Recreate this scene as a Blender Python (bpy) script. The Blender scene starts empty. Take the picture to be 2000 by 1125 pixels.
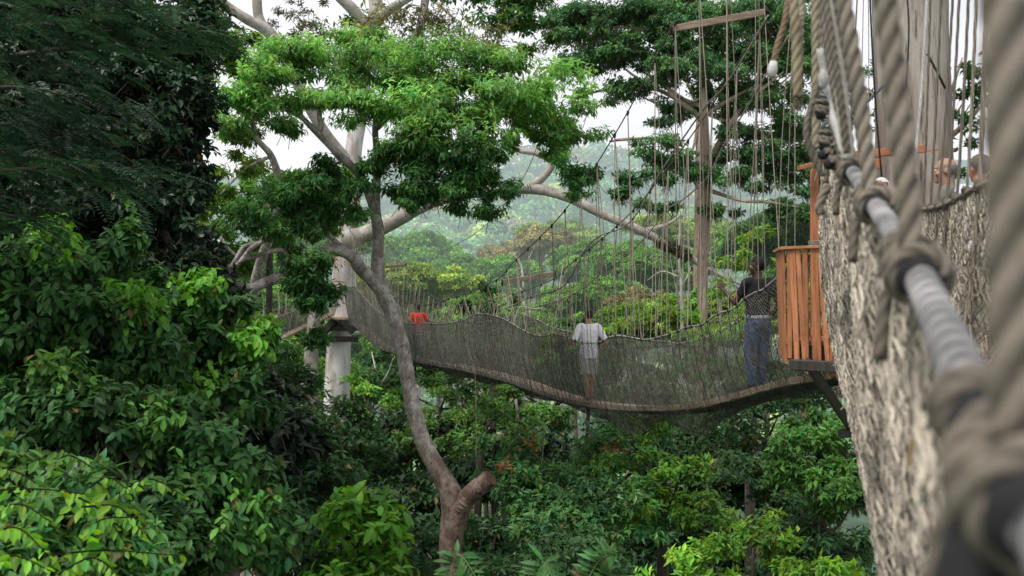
import bpy, math, random
import numpy as np
from mathutils import Vector

rng = np.random.default_rng(11)
random.seed(5)
F = 2000.0                      # focal length in reference pixels (36 mm lens on a 36 mm sensor)
SC = bpy.context.scene
COL = SC.collection
UP = np.array([0., 0., 1.])
PI = math.pi


def P(px, py, Y):
    """a point seen in direction (px, py) at distance Y in front of the viewpoint"""
    return np.array([(px - 1000) / F * Y, Y, (562.5 - py) / F * Y])


def PL(lst):
    return np.array([P(*q) for q in lst])


def nrm(a):
    return a / np.maximum(np.linalg.norm(a, axis=-1, keepdims=True), 1e-9)


# ------------------------------------------------------------------ scene, camera, light
cam_d = bpy.data.cameras.new('camera')
cam = bpy.data.objects.new('camera', cam_d)
COL.objects.link(cam)
cam.location = (0, 0, 0)
cam.rotation_euler = (PI / 2, 0, 0)
cam_d.lens = 36
cam_d.sensor_width = 36
cam_d.clip_start = 0.05
cam_d.clip_end = 5000
cam_d.dof.use_dof = True
cam_d.dof.focus_distance = 17.0
cam_d.dof.aperture_fstop = 3.5
SC.camera = cam
SC.render.resolution_x, SC.render.resolution_y = 1024, 576
SC.view_settings.view_transform = 'Standard'
SC.view_settings.look = 'None'
SC.view_settings.exposure = 0
SC.render.engine = 'CYCLES'
cy = SC.cycles
cy.max_bounces = 5
cy.diffuse_bounces = 2
cy.glossy_bounces = 2
cy.transmission_bounces = 3
cy.transparent_max_bounces = 6
cy.caustics_reflective = False
cy.caustics_refractive = False
cy.use_adaptive_sampling = True
cy.adaptive_threshold = 0.03
try:
    cy.use_denoising = True
    cy.denoiser = 'OPENIMAGEDENOISE'
except Exception:
    pass

SUN_EL = math.radians(60)
SUN_AZ = math.radians(-130)     # measured from +Y towards +X: light from behind the left shoulder
sd = Vector((math.sin(SUN_AZ) * math.cos(SUN_EL), math.cos(SUN_AZ) * math.cos(SUN_EL), math.sin(SUN_EL)))

w = bpy.data.worlds.new('World')
SC.world = w
w.use_nodes = True
nt = w.node_tree
nt.nodes.clear()
o_ = nt.nodes.new('ShaderNodeOutputWorld')
bg = nt.nodes.new('ShaderNodeBackground')
sky = nt.nodes.new('ShaderNodeTexSky')
sky.sky_type = 'NISHITA'
sky.sun_disc = False
sky.sun_elevation = SUN_EL
sky.sun_rotation = SUN_AZ
sky.dust_density = 4
tc = nt.nodes.new('ShaderNodeTexCoord')
mp = nt.nodes.new('ShaderNodeMapping')
mp.inputs['Scale'].default_value = (1, 1, 2.5)
nz = nt.nodes.new('ShaderNodeTexNoise')
nz.inputs['Scale'].default_value = 2.2
nz.inputs['Detail'].default_value = 6
rp = nt.nodes.new('ShaderNodeValToRGB')
rp.color_ramp.elements[0].position = 0.3
rp.color_ramp.elements[0].color = (9.4, 9.6, 10.3, 1)
rp.color_ramp.elements[1].position = 0.68
rp.color_ramp.elements[1].color = (11.6, 11.6, 11.8, 1)
mx = nt.nodes.new('ShaderNodeMixRGB')
mx.inputs[0].default_value = 0.9
nt.links.new(tc.outputs['Generated'], mp.inputs[0])
nt.links.new(mp.outputs[0], nz.inputs['Vector'])
nt.links.new(nz.outputs['Fac'], rp.inputs[0])
nt.links.new(sky.outputs[0], mx.inputs[1])
nt.links.new(rp.outputs[0], mx.inputs[2])
nt.links.new(mx.outputs[0], bg.inputs[0])
bg.inputs[1].default_value = 0.1
nt.links.new(bg.outputs[0], o_.inputs[0])

sl = bpy.data.lights.new('sun', 'SUN')
sl.energy = 4.0
sl.angle = math.radians(18)
sl.color = (1.0, 0.965, 0.9)
so = bpy.data.objects.new('sun', sl)
COL.objects.link(so)
so.rotation_euler = sd.to_track_quat('Z', 'Y').to_euler()


# ------------------------------------------------------------------ materials
def newmat(name):
    m = bpy.data.materials.new(name)
    m.use_nodes = True
    t = m.node_tree
    t.nodes.clear()
    out = t.nodes.new('ShaderNodeOutputMaterial')
    return m, t, out


def node(t, kind, **kw):
    n = t.nodes.new(kind)
    for k, v in kw.items():
        if k in n.inputs:
            n.inputs[k].default_value = v
        else:
            setattr(n, k, v)
    return n


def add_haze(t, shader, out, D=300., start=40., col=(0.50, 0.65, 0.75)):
    """air light that thickens with distance in the valley, painted into the material as emission"""
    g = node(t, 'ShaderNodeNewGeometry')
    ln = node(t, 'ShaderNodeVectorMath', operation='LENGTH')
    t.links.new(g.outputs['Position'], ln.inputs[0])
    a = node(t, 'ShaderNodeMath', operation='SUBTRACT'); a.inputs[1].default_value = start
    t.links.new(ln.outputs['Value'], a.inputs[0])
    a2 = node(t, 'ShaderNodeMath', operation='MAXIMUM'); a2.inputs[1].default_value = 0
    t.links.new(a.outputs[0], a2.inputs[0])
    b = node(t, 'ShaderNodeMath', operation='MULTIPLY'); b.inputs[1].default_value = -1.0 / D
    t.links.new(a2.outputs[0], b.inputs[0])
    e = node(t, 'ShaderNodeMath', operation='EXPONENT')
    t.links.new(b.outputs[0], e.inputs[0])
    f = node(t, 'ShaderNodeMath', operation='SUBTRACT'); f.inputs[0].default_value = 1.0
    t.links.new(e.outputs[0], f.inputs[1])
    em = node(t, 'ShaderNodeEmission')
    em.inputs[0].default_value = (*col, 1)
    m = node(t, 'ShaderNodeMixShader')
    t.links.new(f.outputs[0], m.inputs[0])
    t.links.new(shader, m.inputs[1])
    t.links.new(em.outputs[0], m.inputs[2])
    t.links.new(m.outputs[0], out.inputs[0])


def leaf_mat(name, rough=0.42, spec=0.5, trans=0.25, haze=None, nscale=0.7):
    m, t, out = newmat(name)
    at = node(t, 'ShaderNodeAttribute', attribute_name='col')
    ge = node(t, 'ShaderNodeNewGeometry')
    n = node(t, 'ShaderNodeTexNoise', Scale=nscale, Detail=3.0)
    t.links.new(ge.outputs['Position'], n.inputs['Vector'])
    mr = node(t, 'ShaderNodeMapRange')
    mr.inputs['From Min'].default_value = 0.3; mr.inputs['From Max'].default_value = 0.7
    mr.inputs['To Min'].default_value = 0.65; mr.inputs['To Max'].default_value = 1.3
    t.links.new(n.outputs['Fac'], mr.inputs['Value'])
    hs = node(t, 'ShaderNodeHueSaturation')
    t.links.new(mr.outputs[0], hs.inputs['Value'])
    t.links.new(at.outputs['Color'], hs.inputs['Color'])
    pr = node(t, 'ShaderNodeBsdfPrincipled', Roughness=rough)
    pr.inputs['Specular IOR Level'].default_value = spec
    t.links.new(hs.outputs[0], pr.inputs['Base Color'])
    tr = node(t, 'ShaderNodeBsdfTranslucent')
    h2 = node(t, 'ShaderNodeHueSaturation', Hue=0.485, Saturation=1.1, Value=1.7)
    t.links.new(hs.outputs[0], h2.inputs['Color'])
    t.links.new(h2.outputs[0], tr.inputs[0])
    mix = node(t, 'ShaderNodeMixShader')
    mix.inputs[0].default_value = trans
    t.links.new(pr.outputs[0], mix.inputs[1])
    t.links.new(tr.outputs[0], mix.inputs[2])
    if haze:
        add_haze(t, mix.outputs[0], out, **haze)
    else:
        t.links.new(mix.outputs[0], out.inputs[0])
    return m


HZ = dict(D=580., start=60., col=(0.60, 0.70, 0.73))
M_LEAF = leaf_mat('leaf_gloss', rough=0.48, spec=0.19, trans=0.28)
M_LEAF_SOFT = leaf_mat('leaf_soft', rough=0.5, spec=0.26, trans=0.4)
M_LEAF_DARK = leaf_mat('leaf_shade', rough=0.45, spec=0.28, trans=0.12)
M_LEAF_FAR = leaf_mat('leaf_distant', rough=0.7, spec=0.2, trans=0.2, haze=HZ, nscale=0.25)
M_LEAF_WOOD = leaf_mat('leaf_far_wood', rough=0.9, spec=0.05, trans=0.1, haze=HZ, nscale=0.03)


def bark_mat(name, base, light, dark, scale=3., stretch=0.35, haze=None, light_amt=0.55, dark_amt=0.45, bump=0.5, rust=None):
    m, t, out = newmat(name)
    tcn = node(t, 'ShaderNodeTexCoord')
    mpn = node(t, 'ShaderNodeMapping')
    mpn.inputs['Scale'].default_value = (1, 1, stretch)
    t.links.new(tcn.outputs['Object'], mpn.inputs[0])
    n1 = node(t, 'ShaderNodeTexNoise', Scale=scale, Detail=8.0, Roughness=0.65)
    n2 = node(t, 'ShaderNodeTexNoise', Scale=scale * 3.1, Detail=6.0, Roughness=0.7)
    n3 = node(t, 'ShaderNodeTexNoise', Scale=scale * 0.6, Detail=5.0, Roughness=0.6)
    for n in (n1, n2, n3):
        t.links.new(mpn.outputs[0], n.inputs['Vector'])
    r1 = node(t, 'ShaderNodeValToRGB')
    r1.color_ramp.elements[0].position = light_amt - 0.06; r1.color_ramp.elements[1].position = light_amt + 0.08
    t.links.new(n1.outputs['Fac'], r1.inputs[0])
    a = node(t, 'ShaderNodeMixRGB'); a.inputs[1].default_value = (*base, 1); a.inputs[2].default_value = (*light, 1)
    t.links.new(r1.outputs[0], a.inputs[0])
    r2 = node(t, 'ShaderNodeValToRGB')
    r2.color_ramp.elements[0].position = 1 - dark_amt; r2.color_ramp.elements[1].position = 1 - dark_amt + 0.12
    t.links.new(n2.outputs['Fac'], r2.inputs[0])
    b = node(t, 'ShaderNodeMixRGB'); b.inputs[2].default_value = (*dark, 1)
    t.links.new(r2.outputs[0], b.inputs[0])
    t.links.new(a.outputs[0], b.inputs[1])
    last = b
    if rust:
        r3 = node(t, 'ShaderNodeValToRGB')
        r3.color_ramp.elements[0].position = 0.5; r3.color_ramp.elements[1].position = 0.6
        t.links.new(n3.outputs['Fac'], r3.inputs[0])
        c = node(t, 'ShaderNodeMixRGB'); c.inputs[2].default_value = (*rust, 1)
        mu = node(t, 'ShaderNodeMath', operation='MULTIPLY'); mu.inputs[1].default_value = 0.75
        t.links.new(r3.outputs[0], mu.inputs[0])
        t.links.new(mu.outputs[0], c.inputs[0])
        t.links.new(b.outputs[0], c.inputs[1])
        last = c
    at = node(t, 'ShaderNodeAttribute', attribute_name='col')
    st_ = node(t, 'ShaderNodeMixRGB', blend_type='MULTIPLY'); st_.inputs[0].default_value = 1
    t.links.new(last.outputs[0], st_.inputs[1]); t.links.new(at.outputs['Color'], st_.inputs[2])
    last = st_
    pr = node(t, 'ShaderNodeBsdfPrincipled', Roughness=0.9)
    pr.inputs['Specular IOR Level'].default_value = 0.2
    t.links.new(last.outputs[0], pr.inputs['Base Color'])
    bp = node(t, 'ShaderNodeBump', Strength=bump, Distance=0.03)
    t.links.new(n2.outputs['Fac'], bp.inputs['Height'])
    t.links.new(bp.outputs[0], pr.inputs['Normal'])
    if haze:
        add_haze(t, pr.outputs[0], out, **haze)
    else:
        t.links.new(pr.outputs[0], out.inputs[0])
    return m


M_BARK_PALE = bark_mat('bark_pale', (0.22, 0.19, 0.16), (0.42, 0.39, 0.36), (0.06, 0.045, 0.036), 5.5, 0.7, light_amt=0.5, dark_amt=0.46, bump=0.9)
M_BARK_STUB = bark_mat('bark_ruddy', (0.15, 0.105, 0.088), (0.34, 0.30, 0.27), (0.05, 0.036, 0.03), 4.0, 0.7, light_amt=0.6, dark_amt=0.5)
M_BARK_TOWER = bark_mat('bark_tower', (0.34, 0.30, 0.27), (0.56, 0.54, 0.53), (0.16, 0.12, 0.10), 1.6, 0.35, light_amt=0.5, dark_amt=0.4, rust=(0.30, 0.17, 0.10))
M_BARK_LIMB = bark_mat('bark_limb', (0.25, 0.225, 0.195), (0.40, 0.37, 0.34), (0.10, 0.085, 0.062), 1.6, 0.8, light_amt=0.5, dark_amt=0.42)
M_BARK_GREY = bark_mat('bark_weathered', (0.175, 0.148, 0.125), (0.33, 0.30, 0.265), (0.06, 0.046, 0.036), 4.0, 0.12, light_amt=0.5, dark_amt=0.45, bump=0.8)
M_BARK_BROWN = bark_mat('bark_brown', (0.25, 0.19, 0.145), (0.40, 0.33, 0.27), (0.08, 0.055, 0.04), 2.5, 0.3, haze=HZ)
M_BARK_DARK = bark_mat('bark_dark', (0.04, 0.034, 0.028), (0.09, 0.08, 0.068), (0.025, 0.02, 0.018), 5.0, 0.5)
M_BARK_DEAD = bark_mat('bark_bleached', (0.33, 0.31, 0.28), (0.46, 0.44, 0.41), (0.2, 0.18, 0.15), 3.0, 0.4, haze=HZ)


def fibre_mat(name, scale=40., bump=0.4, rough=0.85, var=0.35):
    """rope / cloth / wood whose colour comes from the mesh's own 'col' attribute, broken up by noise"""
    m, t, out = newmat(name)
    at = node(t, 'ShaderNodeAttribute', attribute_name='col')
    tcn = node(t, 'ShaderNodeTexCoord')
    n = node(t, 'ShaderNodeTexNoise', Scale=scale, Detail=5.0, Roughness=0.65)
    t.links.new(tcn.outputs['Object'], n.inputs['Vector'])
    n2 = node(t, 'ShaderNodeTexNoise', Scale=scale * 0.09, Detail=4.0)
    t.links.new(tcn.outputs['Object'], n2.inputs['Vector'])
    ad = node(t, 'ShaderNodeMath', operation='ADD')
    t.links.new(n.outputs['Fac'], ad.inputs[0]); t.links.new(n2.outputs['Fac'], ad.inputs[1])
    mr = node(t, 'ShaderNodeMapRange')
    mr.inputs['From Min'].default_value = 0.65; mr.inputs['From Max'].default_value = 1.35
    mr.inputs['To Min'].default_value = 1 - var; mr.inputs['To Max'].default_value = 1 + var
    t.links.new(ad.outputs[0], mr.inputs['Value'])
    hs = node(t, 'ShaderNodeHueSaturation')
    t.links.new(mr.outputs[0], hs.inputs['Value'])
    t.links.new(at.outputs['Color'], hs.inputs['Color'])
    pr = node(t, 'ShaderNodeBsdfPrincipled', Roughness=rough)
    pr.inputs['Specular IOR Level'].default_value = 0.25
    t.links.new(hs.outputs[0], pr.inputs['Base Color'])
    bp = node(t, 'ShaderNodeBump', Strength=bump, Distance=0.004)
    t.links.new(n.outputs['Fac'], bp.inputs['Height'])
    t.links.new(bp.outputs[0], pr.inputs['Normal'])
    t.links.new(pr.outputs[0], out.inputs[0])
    return m


M_ROPE = fibre_mat('rope_fibre', 120., 0.5)
M_NET = fibre_mat('net_twine', 60., 0.2)
M_CLOTH = fibre_mat('woven_cloth', 30., 0.25, 0.9, 0.18)
M_SKIN = fibre_mat('skin', 25., 0.1, 0.55, 0.12)
M_HAIR = fibre_mat('hair', 150., 0.6, 0.7, 0.4)


def wood_mat(name, c1, c2, scale=6., rough=0.6, axis=2):
    m, t, out = newmat(name)
    tcn = node(t, 'ShaderNodeTexCoord')
    mpn = node(t, 'ShaderNodeMapping')
    s = [1., 1., 1.]; s[axis] = 0.06
    mpn.inputs['Scale'].default_value = s
    t.links.new(tcn.outputs['Object'], mpn.inputs[0])
    n = node(t, 'ShaderNodeTexNoise', Scale=scale * 6, Detail=6.0, Roughness=0.65, Distortion=0.6)
    t.links.new(mpn.outputs[0], n.inputs['Vector'])
    ng = node(t, 'ShaderNodeTexNoise', Scale=scale * 0.8, Detail=2.0)
    t.links.new(mpn.outputs[0], ng.inputs['Vector'])
    at = node(t, 'ShaderNodeAttribute', attribute_name='col')
    r = node(t, 'ShaderNodeValToRGB')
    r.color_ramp.elements[0].position = 0.3; r.color_ramp.elements[0].color = (*c1, 1)
    r.color_ramp.elements[1].position = 0.7; r.color_ramp.elements[1].color = (*c2, 1)
    ad = node(t, 'ShaderNodeMath', operation='ADD'); ad.use_clamp = True
    sb = node(t, 'ShaderNodeMath', operation='MULTIPLY_ADD'); sb.inputs[1].default_value = 0.5; sb.inputs[2].default_value = -0.25
    t.links.new(ng.outputs['Fac'], sb.inputs[0])
    t.links.new(n.outputs['Fac'], ad.inputs[0]); t.links.new(sb.outputs[0], ad.inputs[1])
    t.links.new(ad.outputs[0], r.inputs[0])
    nw_ = node(t, 'ShaderNodeTexNoise', Scale=5.0, Detail=6.0, Roughness=0.7)
    t.links.new(tcn.outputs['Object'], nw_.inputs['Vector'])
    rw_ = node(t, 'ShaderNodeValToRGB')
    rw_.color_ramp.elements[0].position = 0.5; rw_.color_ramp.elements[0].color = (0, 0, 0, 1)
    rw_.color_ramp.elements[1].position = 0.72; rw_.color_ramp.elements[1].color = (.65, .65, .65, 1)
    t.links.new(nw_.outputs['Fac'], rw_.inputs[0])
    ws_ = node(t, 'ShaderNodeMixRGB'); ws_.inputs[2].default_value = (c1[0] * .55 + .03, c1[1] * .55 + .03, c1[2] * .5 + .025, 1)
    t.links.new(rw_.outputs[0], ws_.inputs[0]); t.links.new(r.outputs[0], ws_.inputs[1])
    mu = node(t, 'ShaderNodeMixRGB', blend_type='MULTIPLY'); mu.inputs[0].default_value = 1
    t.links.new(ws_.outputs[0], mu.inputs[1]); t.links.new(at.outputs['Color'], mu.inputs[2])
    pr = node(t, 'ShaderNodeBsdfPrincipled', Roughness=rough)
    pr.inputs['Specular IOR Level'].default_value = 0.3
    t.links.new(mu.outputs[0], pr.inputs['Base Color'])
    bp = node(t, 'ShaderNodeBump', Strength=0.3, Distance=0.004)
    t.links.new(n.outputs['Fac'], bp.inputs['Height']); t.links.new(bp.outputs[0], pr.inputs['Normal'])
    t.links.new(pr.outputs[0], out.inputs[0])
    return m


M_REDWOOD = wood_mat('red_hardwood', (0.22, 0.078, 0.033), (0.44, 0.19, 0.09))
M_REDWOOD_X = wood_mat('red_hardwood_beam', (0.22, 0.078, 0.033), (0.44, 0.19, 0.09), axis=0)
M_OLDWOOD = wood_mat('weathered_plank', (0.12, 0.085, 0.06), (0.30, 0.23, 0.17), axis=0)
M_DARKWOOD = wood_mat('dark_timber', (0.02, 0.017, 0.015), (0.05, 0.04, 0.033), axis=2)
M_DECKWOOD = wood_mat('deck_plank', (0.30, 0.21, 0.15), (0.46, 0.34, 0.26), axis=1)


def soil_mat():
    m, t, out = newmat('forest_floor')
    ge = node(t, 'ShaderNodeNewGeometry')
    n = node(t, 'ShaderNodeTexNoise', Scale=0.35, Detail=8.0, Roughness=0.7)
    t.links.new(ge.outputs['Position'], n.inputs['Vector'])
    r = node(t, 'ShaderNodeValToRGB')
    r.color_ramp.elements[0].color = (0.025, 0.05, 0.018, 1); r.color_ramp.elements[0].position = 0.3
    r.color_ramp.elements[1].color = (0.07, 0.13, 0.045, 1); r.color_ramp.elements[1].position = 0.7
    t.links.new(n.outputs['Fac'], r.inputs[0])
    pr = node(t, 'ShaderNodeBsdfPrincipled', Roughness=1.0)
    pr.inputs['Specular IOR Level'].default_value = 0
    t.links.new(r.outputs[0], pr.inputs['Base Color'])
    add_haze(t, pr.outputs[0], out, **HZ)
    return m


M_SOIL = soil_mat()


# ------------------------------------------------------------------ mesh helpers
class Geo:
    def __init__(s):
        s.V, s.Q, s.T, s.C, s.n = [], [], [], [], 0

    def add(s, V, Q=None, T=None, C=(1, 1, 1)):
        V = np.asarray(V, float).reshape(-1, 3)
        s.V.append(V)
        if Q is not None and len(Q): s.Q.append(np.asarray(Q, np.int64).reshape(-1, 4) + s.n)
        if T is not None and len(T): s.T.append(np.asarray(T, np.int64).reshape(-1, 3) + s.n)
        C = np.asarray(C, float)
        if C.ndim == 1: C = np.broadcast_to(C, (len(V), 3))
        s.C.append(C)
        s.n += len(V)
        return s

    def arrays(s):
        V = np.concatenate(s.V) if s.V else np.zeros((0, 3))
        Q = np.concatenate(s.Q) if s.Q else np.zeros((0, 4), np.int64)
        T = np.concatenate(s.T) if s.T else np.zeros((0, 3), np.int64)
        C = np.concatenate(s.C) if s.C else np.zeros((0, 3))
        return V, Q, T, C

    def mesh(s, name, origin=(0, 0, 0), smooth=False):
        V, Q, T, C = s.arrays()
        V = V - np.asarray(origin, float)
        me = bpy.data.meshes.new(name)
        me.vertices.add(len(V))
        me.vertices.foreach_set('co', V.astype(np.float32).ravel())
        nl = Q.size + T.size
        me.loops.add(nl)
        me.loops.foreach_set('vertex_index', np.concatenate([Q.ravel(), T.ravel()]).astype(np.int32))
        npoly = len(Q) + len(T)
        me.polygons.add(npoly)
        st = np.concatenate([np.arange(len(Q)) * 4, Q.size + np.arange(len(T)) * 3]).astype(np.int32)
        me.polygons.foreach_set('loop_start', st)
        me.polygons.foreach_set('use_smooth', np.full(npoly, bool(smooth)))
        me.update(calc_edges=True)
        a = me.color_attributes.new('col', 'FLOAT_COLOR', 'POINT')
        c4 = np.ones((len(V), 4), np.float32)
        c4[:, :3] = C
        a.data.foreach_set('color', c4.ravel())
        return me

    def obj(s, name, mat, parent=None, smooth=False, label=None, origin=None):
        if origin is None:
            origin = tuple(parent_world(parent)) if parent is not None else (0, 0, 0)
        me = s.mesh(name, origin, smooth)
        me.materials.append(mat)
        o = bpy.data.objects.new(name, me)
        COL.objects.link(o)
        if parent is not None:
            o.parent = parent
        else:
            o.location = origin
        if label: o['label'] = label
        return o


def parent_world(o):
    v = Vector((0, 0, 0))
    while o is not None:
        v += o.location
        o = o.parent
    return v


def thing(name, label, cat, loc=(0, 0, 0), group=None):
    o = bpy.data.objects.new(name, None)
    o.empty_display_size = 0.3
    COL.objects.link(o)
    o.location = tuple(float(q) for q in loc)
    return tag(o, label, cat, group)


def tag(o, label=None, cat=None, group=None, kind=None):
    if label: o['label'] = label
    if cat: o['category'] = cat
    if group: o['group'] = group
    if kind: o['kind'] = kind
    return o


def cr(pts, n=8):
    """Catmull-Rom through pts (any dimension), n samples per span"""
    p = np.asarray(pts, float)
    if len(p) < 3:
        t = np.linspace(0, 1, n + 1)[:, None]
        return p[0] * (1 - t) + p[-1] * t
    p = np.vstack([2 * p[0] - p[1], p, 2 * p[-1] - p[-2]])
    out = []
    t = np.linspace(0, 1, n, endpoint=False)[:, None]
    for i in range(1, len(p) - 2):
        a, b, c, d = p[i - 1], p[i], p[i + 1], p[i + 2]
        out.append(0.5 * ((2 * b) + (-a + c) * t + (2 * a - 5 * b + 4 * c - d) * t ** 2 + (-a + 3 * b - 3 * c + d) * t ** 3))
    out.append(p[-2][None])
    return np.vstack(out)


def resample(pts, step):
    p = np.asarray(pts, float)
    d = np.r_[0, np.cumsum(np.linalg.norm(np.diff(p[:, :3], axis=0), axis=1))]
    n = max(2, int(d[-1] / step) + 1)
    s = np.linspace(0, d[-1], n)
    return np.stack([np.interp(s, d, p[:, k]) for k in range(p.shape[1])], 1)


def frames(p):
    t = nrm(np.gradient(p, axis=0))
    ref = np.array([0, 0, 1.]) if abs(t[0][2]) < 0.9 else np.array([1., 0, 0])
    n = nrm(np.cross(t[0], ref))
    N = np.zeros_like(p)
    for i in range(len(p)):
        n = n - t[i] * np.dot(n, t[i])
        n = n / max(np.linalg.norm(n), 1e-9)
        N[i] = n
    return t, N, np.cross(t, N)


def tube(G, pts, rad, n=8, col=(1, 1, 1), lobes=0, amp=0.0, lay=0.1, cap=True, rough=0.0, flat=1.0):
    p = np.asarray(pts, float)
    r = np.broadcast_to(np.asarray(rad, float), (len(p),)).copy()
    t, A, B = frames(p)
    th = np.linspace(0, 2 * PI, n, endpoint=False)
    R = r[:, None] * np.ones(n)[None]
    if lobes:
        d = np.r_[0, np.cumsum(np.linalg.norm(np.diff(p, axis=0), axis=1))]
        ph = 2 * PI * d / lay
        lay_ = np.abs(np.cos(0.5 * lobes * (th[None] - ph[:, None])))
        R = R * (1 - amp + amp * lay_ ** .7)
        groove_shade = np.clip(.22 + .9 * lay_, 0, 1)  # rope grooves painted darker, shade between the strands put into the colour
    else:
        groove_shade = None
    if rough:
        k = rng.normal(size=(len(p), n))
        k = (k + np.roll(k, 1, 1) + np.roll(k, -1, 1)) / 3
        k[1:-1] = (k[:-2] + k[1:-1] + k[2:]) / 3
        R = R * (1 + rough * k)
    V = p[:, None, :] + A[:, None, :] * (R * np.cos(th))[..., None] + B[:, None, :] * (R * flat * np.sin(th))[..., None]
    V = V.reshape(-1, 3)
    m = len(p)
    i = np.arange(m - 1)[:, None] * n
    j = np.arange(n)[None]
    j2 = (j + 1) % n
    Q = np.stack([i + j, i + j2, i + n + j2, i + n + j], -1).reshape(-1, 4)
    T = None
    if cap:
        V = np.vstack([V, p[0], p[-1]])
        a, b = m * n, m * n + 1
        jj = np.arange(n)
        T = np.vstack([np.stack([np.full(n, a), (jj + 1) % n, jj], 1), np.stack([np.full(n, b), (m - 1) * n + jj, (m - 1) * n + (jj + 1) % n], 1)])
    c = np.asarray(col, float)
    if c.ndim == 1: c = np.repeat(c[None], m, 0)
    c = np.repeat(c, n, 0)
    if groove_shade is not None: c = c * groove_shade.reshape(-1, 1)
    if cap: c = np.vstack([c, c[0], c[-1]])
    G.add(V, Q, T, c)


def prisms(G, A, B, r, col, sides=3):
    """many straight little struts at once"""
    A = np.asarray(A, float); B = np.asarray(B, float)
    n = len(A)
    t = nrm(B - A)
    ref = np.where(np.abs(t[:, 2:3]) < 0.9, UP[None], np.array([[1., 0, 0]]))
    N = nrm(np.cross(t, ref)); M = np.cross(t, N)
    th = np.linspace(0, 2 * PI, sides, endpoint=False)
    r = np.broadcast_to(np.asarray(r, float), (n,))
    ring = (N[:, None] * np.cos(th)[None, :, None] + M[:, None] * np.sin(th)[None, :, None]) * r[:, None, None]
    V = np.stack([A[:, None] + ring, B[:, None] + ring], 1).reshape(n, -1, 3)
    j = np.arange(sides); j2 = (j + 1) % sides
    q = np.stack([j, j2, sides + j2, sides + j], 1)
    Q = (np.arange(n)[:, None, None] * 2 * sides + q[None]).reshape(-1, 4)
    c = np.asarray(col, float)
    if c.ndim == 2: c = np.repeat(c, 2 * sides, 0)
    G.add(V.reshape(-1, 3), Q, None, c)


def box(G, a, b, w_, h_, up=UP, col=(1, 1, 1), bevel=0.0):
    """a board from a to b, w_ wide and h_ high, edges slightly chamfered"""
    a = np.asarray(a, float); b = np.asarray(b, float)
    t = nrm(b - a)
    up = np.asarray(up, float)
    if abs(np.dot(t, up)) > 0.95: up = np.array([1., 0, 0]) if abs(t[0]) < 0.9 else np.array([0, 1., 0])
    s = nrm(np.cross(t, up)); u = np.cross(s, t)
    e = bevel or min(w_, h_) * 0.12
    x, y = w_ / 2, h_ / 2
    prof = [(-x + e, -y), (x - e, -y), (x, -y + e), (x, y - e), (x - e, y), (-x + e, y), (-x, y - e), (-x, -y + e)]
    L = np.linalg.norm(b - a)
    rows = [(0, 0.94), (min(e, L * .1) / L, 1), (1 - min(e, L * .1) / L, 1), (1, 0.94)]
    V = np.array([a + t * L * f + s * q[0] * k + u * q[1] * k for f, k in rows for q in prof])
    n = 8
    Q = [[i * n + j, i * n + (j + 1) % n, (i + 1) * n + (j + 1) % n, (i + 1) * n + j] for i in range(3) for j in range(n)]
    V = np.vstack([V, a, b])
    T = [[32, (j + 1) % n, j] for j in range(n)] + [[33, 24 + j, 24 + (j + 1) % n] for j in range(n)]
    G.add(V, Q, T, col)


def blob(G, c, r, col=(1, 1, 1), seg=12, ring=8, noise=0.0, zmin=None):
    c = np.asarray(c, float)
    r = np.broadcast_to(np.asarray(r, float), (3,))
    ph = np.linspace(0, PI, ring + 1)[1:-1]
    th = np.linspace(0, 2 * PI, seg, endpoint=False)
    d = np.stack([np.sin(ph)[:, None] * np.cos(th), np.sin(ph)[:, None] * np.sin(th), np.cos(ph)[:, None] * np.ones(seg)], -1).reshape(-1, 3)
    d = np.vstack([d, [0, 0, 1], [0, 0, -1]])
    k = 1 + (rng.normal(size=(len(d), 1)) * noise if noise else 0)
    V = c + d * r * k
    R = ring - 1
    Q = [[i * seg + j, (i + 1) * seg + j, (i + 1) * seg + (j + 1) % seg, i * seg + (j + 1) % seg] for i in range(R - 1) for j in range(seg)]
    a, b = R * seg, R * seg + 1
    T = [[a, j, (j + 1) % seg] for j in range(seg)] + [[b, (R - 1) * seg + (j + 1) % seg, (R - 1) * seg + j] for j in range(seg)]
    G.add(V, Q, T, col)


# ------------------------------------------------------------------ foliage
def leaves4(G, B, D, N, L, W, C, fold=0.22):
    """folded diamond leaves: base, two shoulders, tip"""
    n = len(B)
    if not n: return
    S = nrm(np.cross(D, N)); N = np.cross(S, D)
    L = np.broadcast_to(L, (n,))[:, None]; W = np.broadcast_to(W, (n,))[:, None]
    m = B + D * L * 0.45 + N * W * fold
    V = np.stack([B, m + S * W * .5, B + D * L - N * L * 0.06, m - S * W * .5], 1).reshape(-1, 3)
    k = np.arange(n)[:, None] * 4
    T = np.vstack([k + np.array([[0, 1, 2]]), k + np.array([[0, 2, 3]])])
    G.add(V, None, T, np.repeat(C, 4, 0))


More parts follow.
